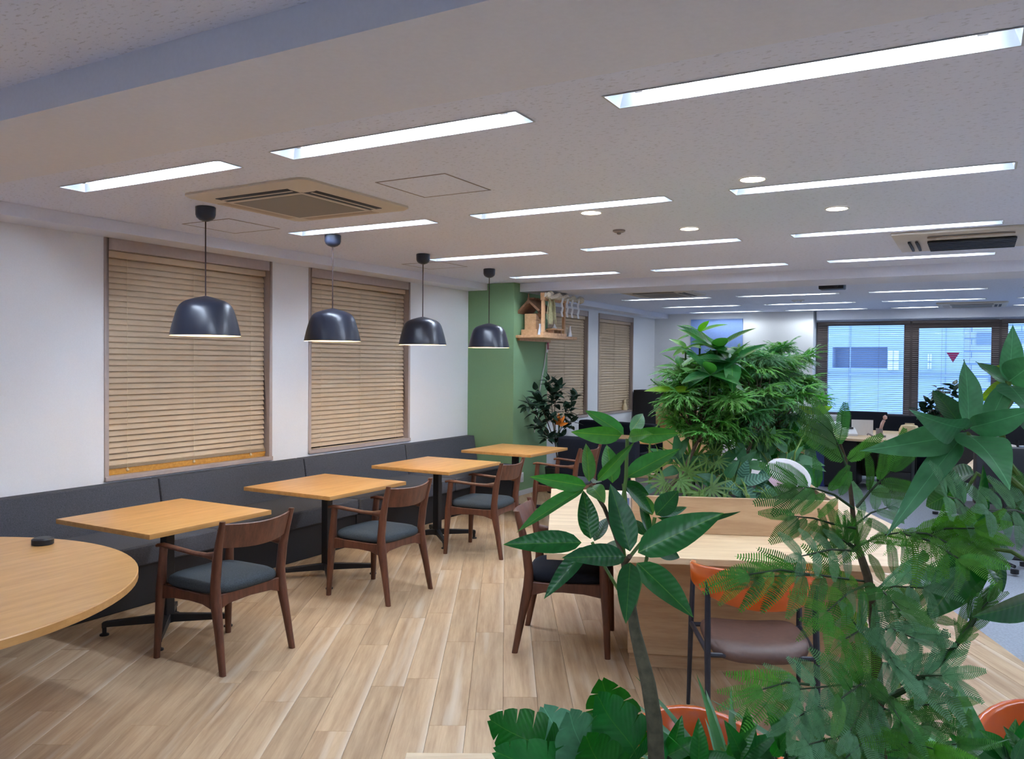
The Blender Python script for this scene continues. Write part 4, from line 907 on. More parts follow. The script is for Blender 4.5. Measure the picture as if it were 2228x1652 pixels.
def pinna(name, m, n=24, w_=.20, droop=.25, up=.25):
    mb = MB(); cz = lambda t: .06 * math.sin(PI * t) - droop * t * t
    mb.tube([(0, t / 8, cz(t / 8)) for t in range(9)], [.010 - .0008 * t for t in range(9)], 4)
    for i in range(n):
        t = .05 + .94 * i / n; hw = w_ / 2 * min(1, 3.5 * t + .35) * (1 - .75 * max(0, t - .65) / .35); lw = .031
        for s in (-1, 1):
            z = cz(t); y = t
            q = [(0, y - lw * .42, z), (s * hw * .78, y - lw * .46 + hw * .25, z + up * hw * .5), (s * hw, y + lw * .1 + hw * .33, z + up * hw * .6), (s * hw * .8, y + lw * .5 + hw * .26, z + up * hw * .5), (0, y + lw * .42, z)]
            mb.add(q, [(0, 1, 2, 3, 4) if s > 0 else (4, 3, 2, 1, 0)])
    return mb.mesh(name, m, smooth='leaf')
def monstera(name, m, w_=.95, splits=5, droop=.25):
    mb = MB(); 
    def hw(t): return w_ / 2 * (math.sin(PI * (t * .93 + .07) ** .62) ** .7 if t < 1 else 0)
    zf = lambda x, t: -droop * t * t - .18 * abs(x) ** 1.5 + .05 * math.sin(7 * t)
    mb.tube([(0, -.6, -.5), (0, -.25, -.12), (0, 0, 0)], [.02, .017, .014], 6)
    for s in (-1, 1):
        for i in range(splits):
            t0, t1 = i / splits, (i + 1) / splits; rows = []
            for r in range(6):
                u = r / 5; g = .2 * max(0, u - .5) / .5 * .5
                a, b = t0 + (t1 - t0) * g * .7, t1 - (t1 - t0) * g * (0 if i == splits - 1 else .7)
                tc = (a + b) / 2; row = []
                for q in range(4):
                    t = a + (b - a) * q / 3; x = s * u * hw(min(t, .985) if u > 0 else t) * (1 - .05 * (abs(q - 1.5) / 1.5) ** 2 * (u > .9)); y = t - u * .24 * (.8 - t) * (1 if i == 0 else .5) + u * .03
                    row.append((x, y, zf(x, t)))
                rows.append(row)
            vs = [p for row in rows for p in row]
            mb.add(vs, [((r * 4 + q, r * 4 + q + 1, (r + 1) * 4 + q + 1, (r + 1) * 4 + q) if s < 0 else (r * 4 + q, (r + 1) * 4 + q, (r + 1) * 4 + q + 1, r * 4 + q + 1)) for r in range(5) for q in range(3)])
    return mb.mesh(name, m, smooth='leaf')
def put(me, name, parent, base, tip, hint, wsc=1.0, roll=0.0):
    """leaf from base to tip, upper side towards hint"""
    d = V3(tip) - V3(base); L = d.length; y = d / L; z = V3(hint) - y * V3(hint).dot(y)
    if z.length < 1e-4: z = V3((0, 0, 1)) - y * y.z
    z.normalize(); z = Matrix.Rotation(roll, 3, y) @ z; x = y.cross(z)
    o = bpy.data.objects.new(name, me); COL.objects.link(o); o.parent = parent
    pl = parent; off = V3((0, 0, 0))
    while pl: off += pl.location; pl = pl.parent
    b = V3(base) - off
    X, Y, Z = x * (L * wsc), y * L, z * L
    o.matrix_basis = Matrix(((X.x, Y.x, Z.x, b.x), (X.y, Y.y, Z.y, b.y), (X.z, Y.z, Z.z, b.z), (0, 0, 0, 1)))
    return o
def rel(t, pts): return [V3(p) - t.location for p in pts]

# ---------------------------------------------------------------- foreground money tree
D0 = 1.22
mt = thing('money_tree', 'young money tree with long glossy leaves on a bare bent trunk, centre foreground', 'plant', at(1440, 1830, 1.20))
tp = [(1440, 1830, 1.20), (1428, 1652, 1.2), (1424, 1570, 1.2), (1411, 1490, 1.2), (1392, 1415, 1.21), (1381, 1370, 1.22), (1375, 1330, 1.22), (1366, 1270, 1.22), (1358, 1225, 1.22)]
part('trunk', MB().tube(rel(mt, [at(*p) for p in tp]), [.0125, .0122, .0118, .011, .0098, .0085, .0075, .006, .005], 12), M_TRUNK, mt)
for pts, r in (([(1375, 1320, 1.22), (1359, 1215, 1.23), (1353, 1170, 1.24), (1353, 1105, 1.25), (1362, 1040, 1.26), (1365, 955, 1.26)], .0030),
               ([(1372, 1310, 1.22), (1345, 1283, 1.24), (1315, 1232, 1.25), (1288, 1180, 1.25)], .0026), ([(1358, 1222, 1.22), (1335, 1155, 1.25), (1315, 1105, 1.25), (1285, 1056, 1.26)], .0032),
               ([(1378, 1330, 1.22), (1392, 1275, 1.26), (1406, 1220, 1.28), (1425, 1126, 1.28)], .0030), ([(1360, 1225, 1.22), (1370, 1211, 1.20)], .004), ([(1368, 1215, 1.21), (1396, 1180, 1.25), (1408, 1160, 1.26)], .0028), ([(1362, 1100, 1.25), (1357, 1053, 1.26)], .003)):
    part('branch', MB().tube(rel(mt, [at(*p) for p in pts]), r, 7), M_STEM if r < .0031 else M_BROWNBARK, mt)
PA = leaf('leaf', M_PACHIRA, .36, .06, .30, 10, .72); PB = leaf('leaf', M_PACHLT, .36, .08, .30, 10, .72, wav=.008); PCn = leaf('leaf', M_PACHIRA, .36, .18, .25, 10, .72)
def pl(b, t, wpx, me=PA, db=D0, dt=None, roll=0.0, up=.55):
    B, T = at(*b, db), at(*t, dt or db); L = (T - B).length; wsc = (wpx / FPX * db) / (.36 * L)
    B2 = B; put(me, 'leaf', mt, B2, T, TOCAM * 1.0 + UP * up, wsc, roll)
for a in [((1357, 946), (1272, 886), 38, PB, 1.26, 1.31, .2), ((1352, 948), (1245, 943), 40, PB, 1.26, 1.24, -.75), ((1372, 941), (1404, 896), 32, PB, 1.26, 1.32, .3), ((1378, 947), (1480, 945), 38, PB, 1.26, 1.25, .75), ((1368, 952), (1412, 943), 30, PB, 1.26, 1.19, .8),
          ((1360, 1041), (1480, 970), 46, PB, 1.26, 1.30, -.2), ((1333, 1051), (1322, 962), 42, PB, 1.27, 1.33, .1), ((1300, 1046), (1377, 968), 27, PB, 1.25, 1.2, .5), ((1355, 1053), (1415, 1078), 32, PA, 1.26, 1.28, .3), ((1362, 1058), (1424, 1118), 34, PA, 1.26, 1.27, -.3),
          ((1282, 1048), (1277, 961), 32, PB, 1.26, 1.3, .2), ((1275, 1058), (1157, 1038), 36, PB, 1.26, 1.22, -.4), ((1270, 1064), (1127, 1146), 34, PB, 1.26, 1.17, .3), ((1287, 1058), (1313, 1087), 38, PB, 1.26, 1.19, .2), ((1290, 1052), (1300, 1040), 30, PA, 1.26, 1.34, 0),
          ((1285, 1173), (1270, 1066), 47, PA, 1.25, 1.27, .1), ((1265, 1181), (1097, 1182), 52, PA, 1.25, 1.22, 0), ((1293, 1178), (1323, 1122), 30, PA, 1.25, 1.31, -.2), ((1280, 1190), (1182, 1301), 40, PA, 1.25, 1.22, .2),
          ((1360, 1211), (1228, 1210), 53, PA, 1.20, 1.14, .1), ((1345, 1195), (1300, 1190), 42, PA, 1.25, 1.33, 0), ((1371, 1200), (1330, 1051), 60, PA, 1.21, 1.24, .1), ((1388, 1203), (1573, 1113), 78, PA, 1.20, 1.18, -.1), ((1386, 1225), (1509, 1337), 66, PA, 1.20, 1.12, -.2), ((1371, 1224), (1362, 1353), 50, PA, 1.19, 1.12, .1),
          ((1427, 1121), (1478, 1066), 46, PA, 1.28, 1.31, .1), ((1420, 1121), (1382, 1066), 33, PB, 1.28, 1.33, 0), ((1430, 1126), (1620, 1123), 30, PA, 1.28, 1.36, 1.15), ((1410, 1160), (1394, 1085), 24, PA, 1.26, 1.31, .3), ((1406, 1165), (1375, 1128), 24, PA, 1.26, 1.3, -.3), ((1420, 1190), (1482, 1213), 40, PA, 1.27, 1.29, 0), ((1430, 1120), (1500, 1105), 22, PA, 1.28, 1.33, .7)]:
    pl(*a)

# ---------------------------------------------------------------- foreground feathery acacia
ac = thing('feathery_tree', 'feathery fine leaved tree filling the right foreground', 'plant', at(1925, 1850, 1.22))
tr = [(1925, 1850, 1.22), (1917, 1652, 1.22), (1912, 1560, 1.22), (1908, 1470, 1.22), (1905, 1380, 1.22), (1896, 1310, 1.22), (1888, 1255, 1.22), (1866, 1190, 1.23), (1858, 1140, 1.23), (1850, 1060, 1.24), (1840, 1000, 1.25), (1828, 965, 1.25)]
part('trunk', MB().tube(rel(ac, [at(*p) for p in tr]), [.0095, .009, .0085, .0082, .0078, .0072, .0065, .005, .004, .003, .0022, .002], 10), M_BROWNBARK, ac)
PN = {k: [pinna('pinna', m_, 26, .31, d_, u_) for d_, u_ in ((.05, .08), (.28, .2), (.5, .25))] for k, m_ in (('a', M_ACACIA), ('b', M_ACACLT), ('g', M_ACACGR))}
def frond(b, t, sp, k=4, length=70, kind='a', sag=0, db=1.22, dt=1.15, dr=0, hint=None, spread=62, start=.25, par=None):
    """a compound leaf: rachis from b to t with k pairs of feathers"""
    tree = par or ac
    B, T = at(*b, db), at(*t, dt); mid = (B + T) / 2 + UP * .006
    r = part('frond', MB().tube(rel(tree, [B, B.lerp(mid, .6), mid, T]), [.0019, .0017, .0015, .0010], 6), M_STEMD, tree)
    hint = V3(hint) if hint else (TOCAM + UP * .5)
    dirv = (T - B).normalized(); side = dirv.cross(hint).normalized()
    L = 1.15 * length / FPX * dt
    for i in range(k):
        f = start + (1 - start) * i / max(1, k - 1); p = B.lerp(T, f) + UP * (.006 * 4 * f * (1 - f))
        for s in (-1, 1):
            a = math.radians(spread - 18 * f + random.uniform(-9, 9)); l = L * (.75 + .35 * math.sin(PI * (.25 + .6 * f))) * random.uniform(.85, 1.12)
            d = dirv * math.cos(a) + side * (s * math.sin(a)) - UP * (.22 * sag + random.uniform(-.12, .12)) + TOCAM * random.uniform(-.15, .2)
            q = put(PN[kind][min(2, dr + random.choice((0, 0, 1)))], 'pinna', r, p, p + d.normalized() * l, hint + V3((random.uniform(-.25, .25), random.uniform(-.25, .25), random.uniform(-.2, .2))), 1.0)
    d = dirv - UP * .2 * sag
    put(PN[kind][dr], 'pinna', r, T, T + d.normalized() * L * .95, hint)
# top and upper fronds
def pins(rach, lst, kind='a', d=1.2, dr=0, hint=TOCAM * 1.2 + UP * .4):
    """a compound leaf given feather by feather"""
    r = part('frond', MB().tube(rel(ac, [at(*p, d) for p in rach]), [.0022 - .0012 * i / (len(rach) - 1) for i in range(len(rach))], 6), M_STEMD, ac)
    for b, t in lst:
        put(PN[kind][dr], 'pinna', r, at(*b, d), at(*t, d + rnd_(-.05, .02)), hint + V3((rnd_(-.3, .3), rnd_(-.3, .3), rnd_(-.1, .1))), random.uniform(.9, 1.15))
rnd_ = random.uniform
pins([(1850, 1040), (1841, 1014), (1824, 970), (1812, 944)], [((1814, 946), (1731, 884)), ((1815, 946), (1766, 868)), ((1824, 970), (1841, 874)), ((1822, 970), (1736, 911)), ((1822, 971), (1744, 932)), ((1839, 1004), (1737, 938)), ((1843, 1004), (1922, 945))], 'a', 1.22)
pins([(1858, 1107), (1815, 1077), (1775, 1064), (1736, 1058)], [((1737, 1057), (1653, 1009)), ((1759, 1059), (1689, 1007)), ((1779, 1062), (1773, 994)), ((1803, 1069), (1849, 1013)), ((1827, 1079), (1852, 1024)), ((1735, 1062), (1642, 1096)), ((1752, 1062), (1680, 1121)), ((1772, 1066), (1712, 1119)), ((1796, 1072), (1741, 1122)), ((1824, 1083), (1779, 1128))], 'a', 1.16)
pins([(1862, 1150), (1814, 1141), (1770, 1128), (1731, 1124)], [((1731, 1124), (1650, 1116)), ((1738, 1127), (1676, 1181)), ((1755, 1128), (1716, 1176)), ((1779, 1130), (1744, 1176)), ((1800, 1137), (1770, 1180))], 'a', 1.2)
pins([(1864, 1104), (1892, 1070), (1915, 1047), (1938, 1026)], [((1891, 1069), (1887, 980)), ((1913, 1047), (1930, 958)), ((1933, 1028), (1972, 930)), ((1940, 1027), (2000, 978)), ((1913, 1048), (2004, 1066)), ((1892, 1071), (1994, 1082))], 'a', 1.15)
pins([(1866, 1195), (1845, 1180), (1828, 1165)], [((1835, 1176), (1822, 1112)), ((1848, 1182), (1842, 1112)), ((1858, 1187), (1872, 1110)), ((1862, 1189), (1896, 1128)), ((1832, 1172), (1770, 1150)), ((1845, 1185), (1760, 1205))], 'a', 1.22)
frond((1858, 1145), (1930, 1105), 0, 3, 66, 'g', .2, 1.24, 1.28, 0)
frond((1866, 1200), (1745, 1210), 0, 4, 66, 'g', .5, 1.23, 1.12, 0)
frond((1870, 1205), (1800, 1165), 0, 3, 60, 'a', 0, 1.23, 1.2, 0)
frond((1866, 1190), (1965, 1158), 0, 3, 75, 'b', 1.3, 1.23, 1.1, 2)
frond((1965, 1158), (2070, 1185), 0, 3, 92, 'b', .9, 1.10, 1.05, 1)
frond((2060, 1150), (2120, 1190), 0, 3, 80, 'b', .5, 1.10, 1.05, 1)
frond((1880, 1265), (1660, 1255), 0, 5, 95, 'a', 1.0, 1.22, 1.08, 1, spread=45)
frond((1760, 1250), (1630, 1250), 0, 3, 95, 'b', 1.2, 1.12, 1.06, 2, spread=32)
frond((1890, 1270), (1800, 1330), 0, 3, 85, 'b', 1.0, 1.22, 1.12, 2)
frond((1890, 1290), (2010, 1280), 0, 4, 84, 'g', .9, 1.22, 1.12, 1)
frond((1900, 1290), (1985, 1230), 0, 4, 66, 'a', .2, 1.22, 1.28, 0)
frond((1905, 1370), (1840, 1390), 0, 3, 84, 'b', 1.3, 1.22, 1.12, 2)
frond((1905, 1370), (1990, 1390), 0, 4, 80, 'g', .9, 1.22, 1.12, 0)
frond((1905, 1440), (2010, 1480), 0, 4, 80, 'g', .4, 1.22, 1.12, 0)
frond((1960, 1490), (2050, 1470), 0, 3, 92, 'g', .5, 1.15, 1.1, 0)
frond((1905, 1430), (1850, 1345), 0, 3, 66, 'g', .2, 1.22, 1.16, 0)
frond((1908, 1500), (1740, 1500), 0, 5, 84, 'g', .8, 1.22, 1.1, 1)
frond((1760, 1490), (1660, 1500), 0, 3, 96, 'b', 1.2, 1.12, 1.07, 2, spread=35)
frond((1908, 1505), (1850, 1590), 0, 4, 88, 'g', .7, 1.22, 1.1, 0)
frond((1800, 1540), (1720, 1570), 0, 3, 76, 'g', .7, 1.15, 1.1, 0)
frond((1912, 1540), (2000, 1580), 0, 4, 84, 'a', .6, 1.22, 1.14, 0)
frond((1912, 1580), (1980, 1640), 0, 4, 90, 'b', 1.0, 1.22, 1.08, 1)
frond((1915, 1600), (1840, 1650), 0, 4, 90, 'a', .6, 1.22, 1.1, 1)
frond((1912, 1560), (2060, 1530), 0, 4, 70, 'a', .6, 1.22, 1.14, 0)
frond((1920, 1640), (2080, 1620), 0, 4, 80, 'a', .6, 1.22, 1.15, 1)
frond((1900, 1330), (2000, 1340), 0, 4, 70, 'a', .6, 1.22, 1.2, 0)
CF = TOCAM * 1.2 + UP * .35
frond((1960, 1160), (2085, 1215), 0, 4, 84, 'b', .35, 1.12, 1.03, 1, hint=CF, spread=55)
frond((2000, 1170), (2120, 1150), 0, 3, 80, 'b', .2, 1.10, 1.03, 0, hint=CF, spread=40)
frond((1890, 1270), (1960, 1330), 0, 4, 84, 'a', .4, 1.2, 1.08, 0, hint=CF, spread=58)
frond((1905, 1400), (1950, 1450), 0, 4, 80, 'g', .3, 1.2, 1.07, 0, hint=CF, spread=60)
frond((1910, 1480), (1830, 1520), 0, 4, 90, 'a', .4, 1.2, 1.05, 0, hint=CF, spread=60)
frond((1910, 1500), (1960, 1570), 0, 4, 88, 'a', .4, 1.2, 1.06, 0, hint=CF, spread=60)
frond((1900, 1600), (1760, 1620), 0, 5, 90, 'g', .4, 1.2, 1.06, 0, hint=CF, spread=58)
frond((1930, 1620), (2030, 1630), 0, 4, 84, 'b', .5, 1.18, 1.06, 1, hint=CF, spread=55)
# the long branch rising to the right
part('branch', MB().tube(rel(ac, [at(1912, 1530, 1.22), at(1990, 1490, 1.16), at(2060, 1430, 1.12), at(2110, 1365, 1.1), at(2165, 1285, 1.1)]), [.005, .0045, .004, .003, .0015], 8), M_STEMD, ac)
frond((2075, 1410), (2130, 1330), 0, 3, 70, 'a', -.3, 1.12, 1.1, 0, hint=RGT * -.6 + UP * .4 + TOCAM * .4, spread=28)
frond((2040, 1450), (2085, 1400), 0, 2, 46, 'a', 0, 1.12, 1.1, 0, spread=40)
frond((2110, 1370), (2150, 1310), 0, 2, 56, 'a', -.2, 1.1, 1.08, 0, spread=30)
# ---------------------------------------------------------------- broad leaved plant at the right edge
bp = thing('broad_leaf_plant', 'broad leaved plant with large wavy leaves at the right edge', 'plant', at(2290, 1750, 1.12))
part('trunk', MB().tube(rel(bp, [at(2290, 1750, 1.12), at(2280, 1500, 1.12), at(2268, 1280, 1.12), at(2262, 1130, 1.12)]), [.011, .0105, .0095, .008], 10), M_BROWNBARK, bp)
for pts, r in (([(2264, 1150, 1.12), (2225, 1065, 1.1), (2160, 1008, 1.06), (2103, 945, 1.04)], .0042), ([(2264, 1140, 1.12), (2240, 1070, 1.12), (2190, 1000, 1.1), (2175, 920, 1.08), (2195, 830, 1.07)], .004), ([(2266, 1160, 1.12), (2215, 1085, 1.12), (2125, 1030, 1.12), (2080, 1105, 1.13)], .003), ([(2266, 1240, 1.12), (2200, 1200, 1.14), (2130, 1190, 1.16)], .003)):
    part('branch', MB().tube(rel(bp, [at(*p) for p in pts]), r, 8), M_STEM, bp)
BA = leaf('leaf', M_BIGLEAF, .5, .12, .26, 14, .72, wav=.022, acu=.45); BB = leaf('leaf', M_BIGLEAF, .5, .3, .24, 14, .72, wav=.03, acu=.4); BY = leaf('leaf', M_YELLEAF, .4, .1, .2, 10, .75); BD = leaf('leaf', M_PACHIRA, .45, .12, .25, 10, .75)
def bl_(b, t, wpx, me=BA, db=1.04, dt=1.0, roll=0.0, up=.4):
    B, T = at(*b, db), at(*t, dt); L = (T - B).length; put(me, 'leaf', bp, B, T, TOCAM + UP * up, (wpx / FPX * db) / (.45 * L), roll)
for a in [((2107, 925), (2109, 776), 56, BA, 1.04, 1.07, .1), ((2098, 938), (2031, 836), 52, BD, 1.05, 1.12, -.2), ((2098, 932), (2012, 922), 60, BA, 1.04, .92, -1.2), ((2112, 930), (2250, 900), 60, BA, 1.04, .95, 1.25), ((2086, 948), (1898, 980), 62, BA, 1.04, .98, -.3), ((2103, 946), (2206, 1000), 92, BB, 1.04, .93, .1), ((2093, 952), (1955, 1112), 50, BB, 1.04, .95, .35), ((2110, 935), (2150, 880), 44, BD, 1.05, 1.14, 0),
          ((2195, 830), (2208, 706), 44, BA, 1.07, 1.06, -.3), ((2190, 835), (2128, 780), 46, BA, 1.07, 1.1, .3), ((2195, 830), (2265, 780), 70, BA, 1.07, 1.02, 0), ((2192, 838), (2130, 960), 44, BA, 1.07, 1.02, .6), ((2195, 838), (2262, 900), 80, BA, 1.07, .98, .2), ((2190, 835), (2140, 866), 36, BY, 1.08, 1.2, 0), ((2205, 850), (2155, 915), 44, BY, 1.08, 1.2, .2), ((2200, 830), (2180, 790), 40, BY, 1.08, 1.2, .3), ((2215, 850), (2170, 905), 40, BD, 1.07, 1.15, .4), ((2225, 870), (2245, 940), 60, BD, 1.08, 1.1, 0), ((2200, 836), (2246, 850), 50, BY, 1.08, 1.15, 0),
          ((2120, 1032), (2030, 1045), 60, BD, 1.12, 1.2, -.2), ((2100, 1060), (2000, 1105), 60, BD, 1.13, 1.22, .1), ((2105, 1180), (2160, 1028), 44, BD, 1.13, 1.05, .2), ((2085, 1100), (2060, 1010), 40, BD, 1.13, 1.18, 0), ((2130, 1190), (2026, 1345), 96, BD, 1.16, 1.12, .1), ((2135, 1190), (2190, 1280), 56, BD, 1.15, 1.08, -.2), ((2262, 1300), (2148, 1350), 62, BD, 1.0, .92, -.5), ((2130, 1190), (2220, 1200), 60, BD, 1.16, 1.2, -.3), ((2262, 1120), (2190, 1130), 50, BD, 1.12, 1.16, -.3)]:
    bl_(*a)
for a in [((2262, 1130), (2150, 1110), 0, 4, 80, 'g', .3, 1.12, 1.0, 0), ((2110, 1115), (2060, 1080), 0, 3, 88, 'g', 0, 1.1, 1.0, 0), ((2262, 1100), (2215, 1075), 0, 3, 70, 'a', .6, 1.12, 1.1, 1)]:
    frond(*a)

# ---------------------------------------------------------------- split leaf plant and low plants in the near planter
ms = thing('split_leaf_plant', 'split leaf plant with big cut leaves at the bottom, left of the bare trunk', 'plant', npt(.14, 1.22, .86))
MA, MG = monstera('leaf', M_MONST, .95, 5, .22), monstera('leaf', M_MONSTG, .95, 5, .15)
for b, t, w_, me, db, dt, rl in [((1195, 1640), (1092, 1570), 140, MA, 1.24, 1.18, .1), ((1245, 1648), (1185, 1545), 130, MG, 1.27, 1.27, -.2), ((1290, 1690), (1255, 1570), 140, MG, 1.23, 1.15, .1), ((1350, 1620), (1315, 1500), 140, MA, 1.27, 1.24, -.25), ((1385, 1655), (1330, 1530), 150, MA, 1.24, 1.18, .25), ((1300, 1560), (1255, 1555), 70, MA, 1.27, 1.2, .9), ((1240, 1700), (1110, 1640), 130, MA, 1.2, 1.12, 0), ((1330, 1720), (1300, 1630), 140, MA, 1.2, 1.12, 0)]:
    B, T = at(*b, db), at(*t, dt); L = (T - B).length; o = put(me, 'leaf', ms, B, T, TOCAM * .9 + UP * .6, (w_ / FPX * db) / (.95 * L), rl)
def blade_plant(name, label, p, blades, m_, w_=.12, droop=.3):
    t = thing(name, label, 'plant', p); me = leaf('leaf', m_, w_, droop, .2, 8, .55)
    for a, el, L in blades:
        d = V3((math.cos(a) * math.cos(el), math.sin(a) * math.cos(el), math.sin(el))); put(me, 'leaf', t, p, V3(p) + d * L, UP + V3((math.cos(a), math.sin(a), 0)) * -.3)
    return t
rnd = lambda a, b: random.uniform(a, b)
for r, f, k, lb, m_, w_, L, el0 in ((.37, 1.33, 20, 'dark strap leaved plant at the bottom beside the feathery tree', M_ARALIAD, .085, .25, (.55, 1.25)), (.58, 1.32, 18, 'dark strap leaved plant under the feathery tree', M_ARALIAD, .10, .27, (.3, 1.3)), (.78, 1.3, 18, 'broad strap leaved plant in the bottom right corner', M_MONST, .2, .28, (.2, 1.1)), (.98, 1.25, 16, 'strap leaved plant at the right end of the near planter', M_MONST, .2, .26, (.2, 1.1))):
    blade_plant('strap_leaf_plant', lb, npt(r, f, .868), [(rnd(0, 2 * PI), rnd(*el0), L * rnd(.75, 1.15)) for _ in range(k)], m_, w_)
ME2 = leaf('leaf', M_MONST, .42, .25, .25, 8, .65)
def edge_plant(label, root, lst):
    t = thing('ground_cover_plant', label, 'plant', root)
    for c, d_, a, L in lst:
        C_ = at(*c, d_); v = RGT * math.cos(math.radians(a)) + UPV * math.sin(math.radians(a)) + FWD * rnd(-.5, .3)
        part('petiole', MB().tube(rel(t, [root, V3(root).lerp(C_, .5) + UP * .01, C_]), .0022, 5), M_STEMD, t); put(ME2, 'leaf', t, C_, C_ + v.normalized() * (L / FPX * d_), TOCAM + UP * .8)
    return t
for lb, r_, px, kk in (('glossy ground plant at the bottom, right of the bare trunk', .27, 1520, 11), ('glossy ground plant at the bottom, under the strap leaves', .46, 1680, 11), ('glossy ground plant at the foot of the feathery tree', .64, 1850, 10), ('glossy ground plant at the bottom, left of the corner chair', .82, 2020, 11), ('glossy ground plant in the very bottom right corner', 1.0, 2170, 11)):
    edge_plant(lb, npt(r_, 1.34, .868), [((px + rnd(-75, 75), 1652 + rnd(-22, 22)), 1.33 + rnd(-.05, .05), rnd(-20, 200), rnd(60, 105)) for _ in range(kk)])
FN = pinna('frond', M_FERN, 20, .34, .35, .2)
for r, f, lb in ((.215, 1.29, 'small yellow green fern left of the bare trunk'), (.29, 1.30, 'small yellow green fern right of the bare trunk'), (.66, 1.22, 'small fern below the feathery tree'), (.47, 1.30, 'small fern between the strap leaved plants')):
    p = npt(r, f, .868); t = thing('small_fern', lb, 'plant', p, 0)
    for k in range(11):
        a = rnd(0, 2 * PI); el = rnd(.35, 1.2); d = V3((math.cos(a) * math.cos(el), math.sin(a) * math.cos(el), math.sin(el))); put(FN, 'frond', t, p, p + d * rnd(.12, .19), UP)

# ---------------------------------------------------------------- plants of the middle planter
def mp(u, v, z): return TO + TU * u + TV * v + V3((0, 0, z))
def bush(name, label, base, tops, leaf_ms, n, size, spread, tm, trunk_r=.014, wsc=1.0, droop=.35):
    """trunk with branches to the tops; leaves around each top"""
    t = thing(name, label, 'plant', base); fork = V3(base).lerp(sum((V3(q) for q in tops), V3()) / len(tops), .45)
    part('trunk', MB().tube(rel(t, [base, V3(base).lerp(fork, .5) + V3((.01, 0, 0)), fork]), [trunk_r, trunk_r * .9, trunk_r * .75], 8), tm, t)
    for q in tops:
        m_ = fork.lerp(V3(q), .5) + V3((rnd(-.02, .02), rnd(-.02, .02), .03)); part('branch', MB().tube(rel(t, [fork, m_, q]), [trunk_r * .6, trunk_r * .45, trunk_r * .25], 6), tm, t)
    per = n // len(tops)
    for q in tops:
        for k in range(per):
            a = rnd(0, 2 * PI); el = rnd(-.35, 1.25); d = V3((math.cos(a) * math.cos(el), math.sin(a) * math.cos(el), math.sin(el)))
            f = rnd(.0, .5); b = fork.lerp(V3(q), 1 - f * .45) + d * spread * rnd(0, .5); L = size * rnd(.75, 1.2); tip = b + (d + V3((0, 0, -droop * rnd(0, 1)))).normalized() * L
            put(random.choice(leaf_ms), 'leaf', t, b, tip, UP + d * .6 + V3((rnd(-.4, .4), rnd(-.4, .4), 0)), wsc)
    return t
AR = [aralia('leaf', M_ARALIA, 9, 260), aralia('leaf', M_ARALIA, 7, 220)]
AD = [aralia('leaf', M_ARALIAD, 9, 250), aralia('leaf', M_ARALIAD, 7, 230)]
def crown(pts): return [at(*p) for p in pts]
def cloud(cx, cy_, rx, ry, d, dd, n):
    """whorl centres spread through a loose crown"""
    out = []
    while len(out) < n:
        a, b, c = rnd(-1, 1), rnd(-1, 1), rnd(-1, 1)
        if .25 < a * a + b * b + c * c < 1: out.append(at(cx + a * rx, cy_ + b * ry, d + c * dd))
    return out
def whorl_tree(name, label, base, fork, hubs, leaf_ms, per, size, tm, el=(-.5, .75)):
    t = thing(name, label, 'plant', base); base = V3(base); fork = V3(fork)
    part('trunk', MB().tube(rel(t, [base, base.lerp(fork, .5) + V3((.02, 0, 0)), fork]), [.013, .012, .010], 8), tm, t)
    for q in hubs:
        q = V3(q); m_ = fork.lerp(q, .55) + V3((rnd(-.03, .03), rnd(-.03, .03), -.02)); part('branch', MB().tube(rel(t, [fork, m_, q]), [.006, .0045, .0025], 5), tm, t)
        a0 = rnd(0, 6)
        for k in range(per):
            a = a0 + k * 2 * PI / per + rnd(-.3, .3); e = rnd(*el); d = V3((math.cos(a) * math.cos(e), math.sin(a) * math.cos(e), math.sin(e))); L = size * rnd(.75, 1.2)
            put(random.choice(leaf_ms), 'leaf', t, q + UP * rnd(-.03, .03), q + d * L, UP + d * .45 + TOCAM * .35)
    return t
whorl_tree('aralia_tree', 'cut leaved artificial tree at the left of the middle planter', mp(.62, .9, .87), at(1518, 960, 4.8), cloud(1540, 880, 84, 92, 4.85, .28, 30), AR, 7, .165, M_BROWNBARK)
whorl_tree('aralia_tree', 'cut leaved artificial tree in the centre of the middle planter', mp(.98, 1.1, .87), at(1640, 950, 5.0), cloud(1630, 868, 86, 112, 5.05, .28, 32), AD + AR, 7, .165, M_BROWNBARK)
whorl_tree('aralia_tree', 'cut leaved artificial tree at the right of the middle planter', mp(1.2, 1.3, .87), at(1690, 950, 5.3), cloud(1706, 866, 78, 116, 5.3, .28, 32), AR + AD[:1], 7, .165, M_BROWNBARK)
PM = leaf('leaf', M_PACHIRA, .34, .2, .25, 8, .72); PM2 = leaf('leaf', M_PACHLT, .3, .2, .25, 8, .72)
mt2 = thing('money_tree', 'money tree with broad dark leaves rising above the middle planter', 'plant', mp(.80, 1.2, .87))
hub = crown([(1560, 762, 4.85), (1592, 790, 4.75), (1545, 815, 4.7)]); hub2 = crown([(1523, 723, 5.0), (1492, 758, 5.0), (1480, 800, 4.9)])
for q in hub + hub2: part('branch', MB().tube(rel(mt2, [mp(.80, 1.2, .87), mp(.80, 1.2, 1.25), V3(q) - UP * .15, q]), [.012, .010, .006, .005], 7), M_STEMD, mt2)
for q in hub:
    for k in range(10): a = k * .63 + rnd(-.2, .2); el = rnd(-.5, 1.0); d = V3((math.cos(a) * math.cos(el), math.sin(a) * math.cos(el), math.sin(el))); put(PM, 'leaf', mt2, q, V3(q) + d * rnd(.2, .29), UP + d * .4 + TOCAM * .5)
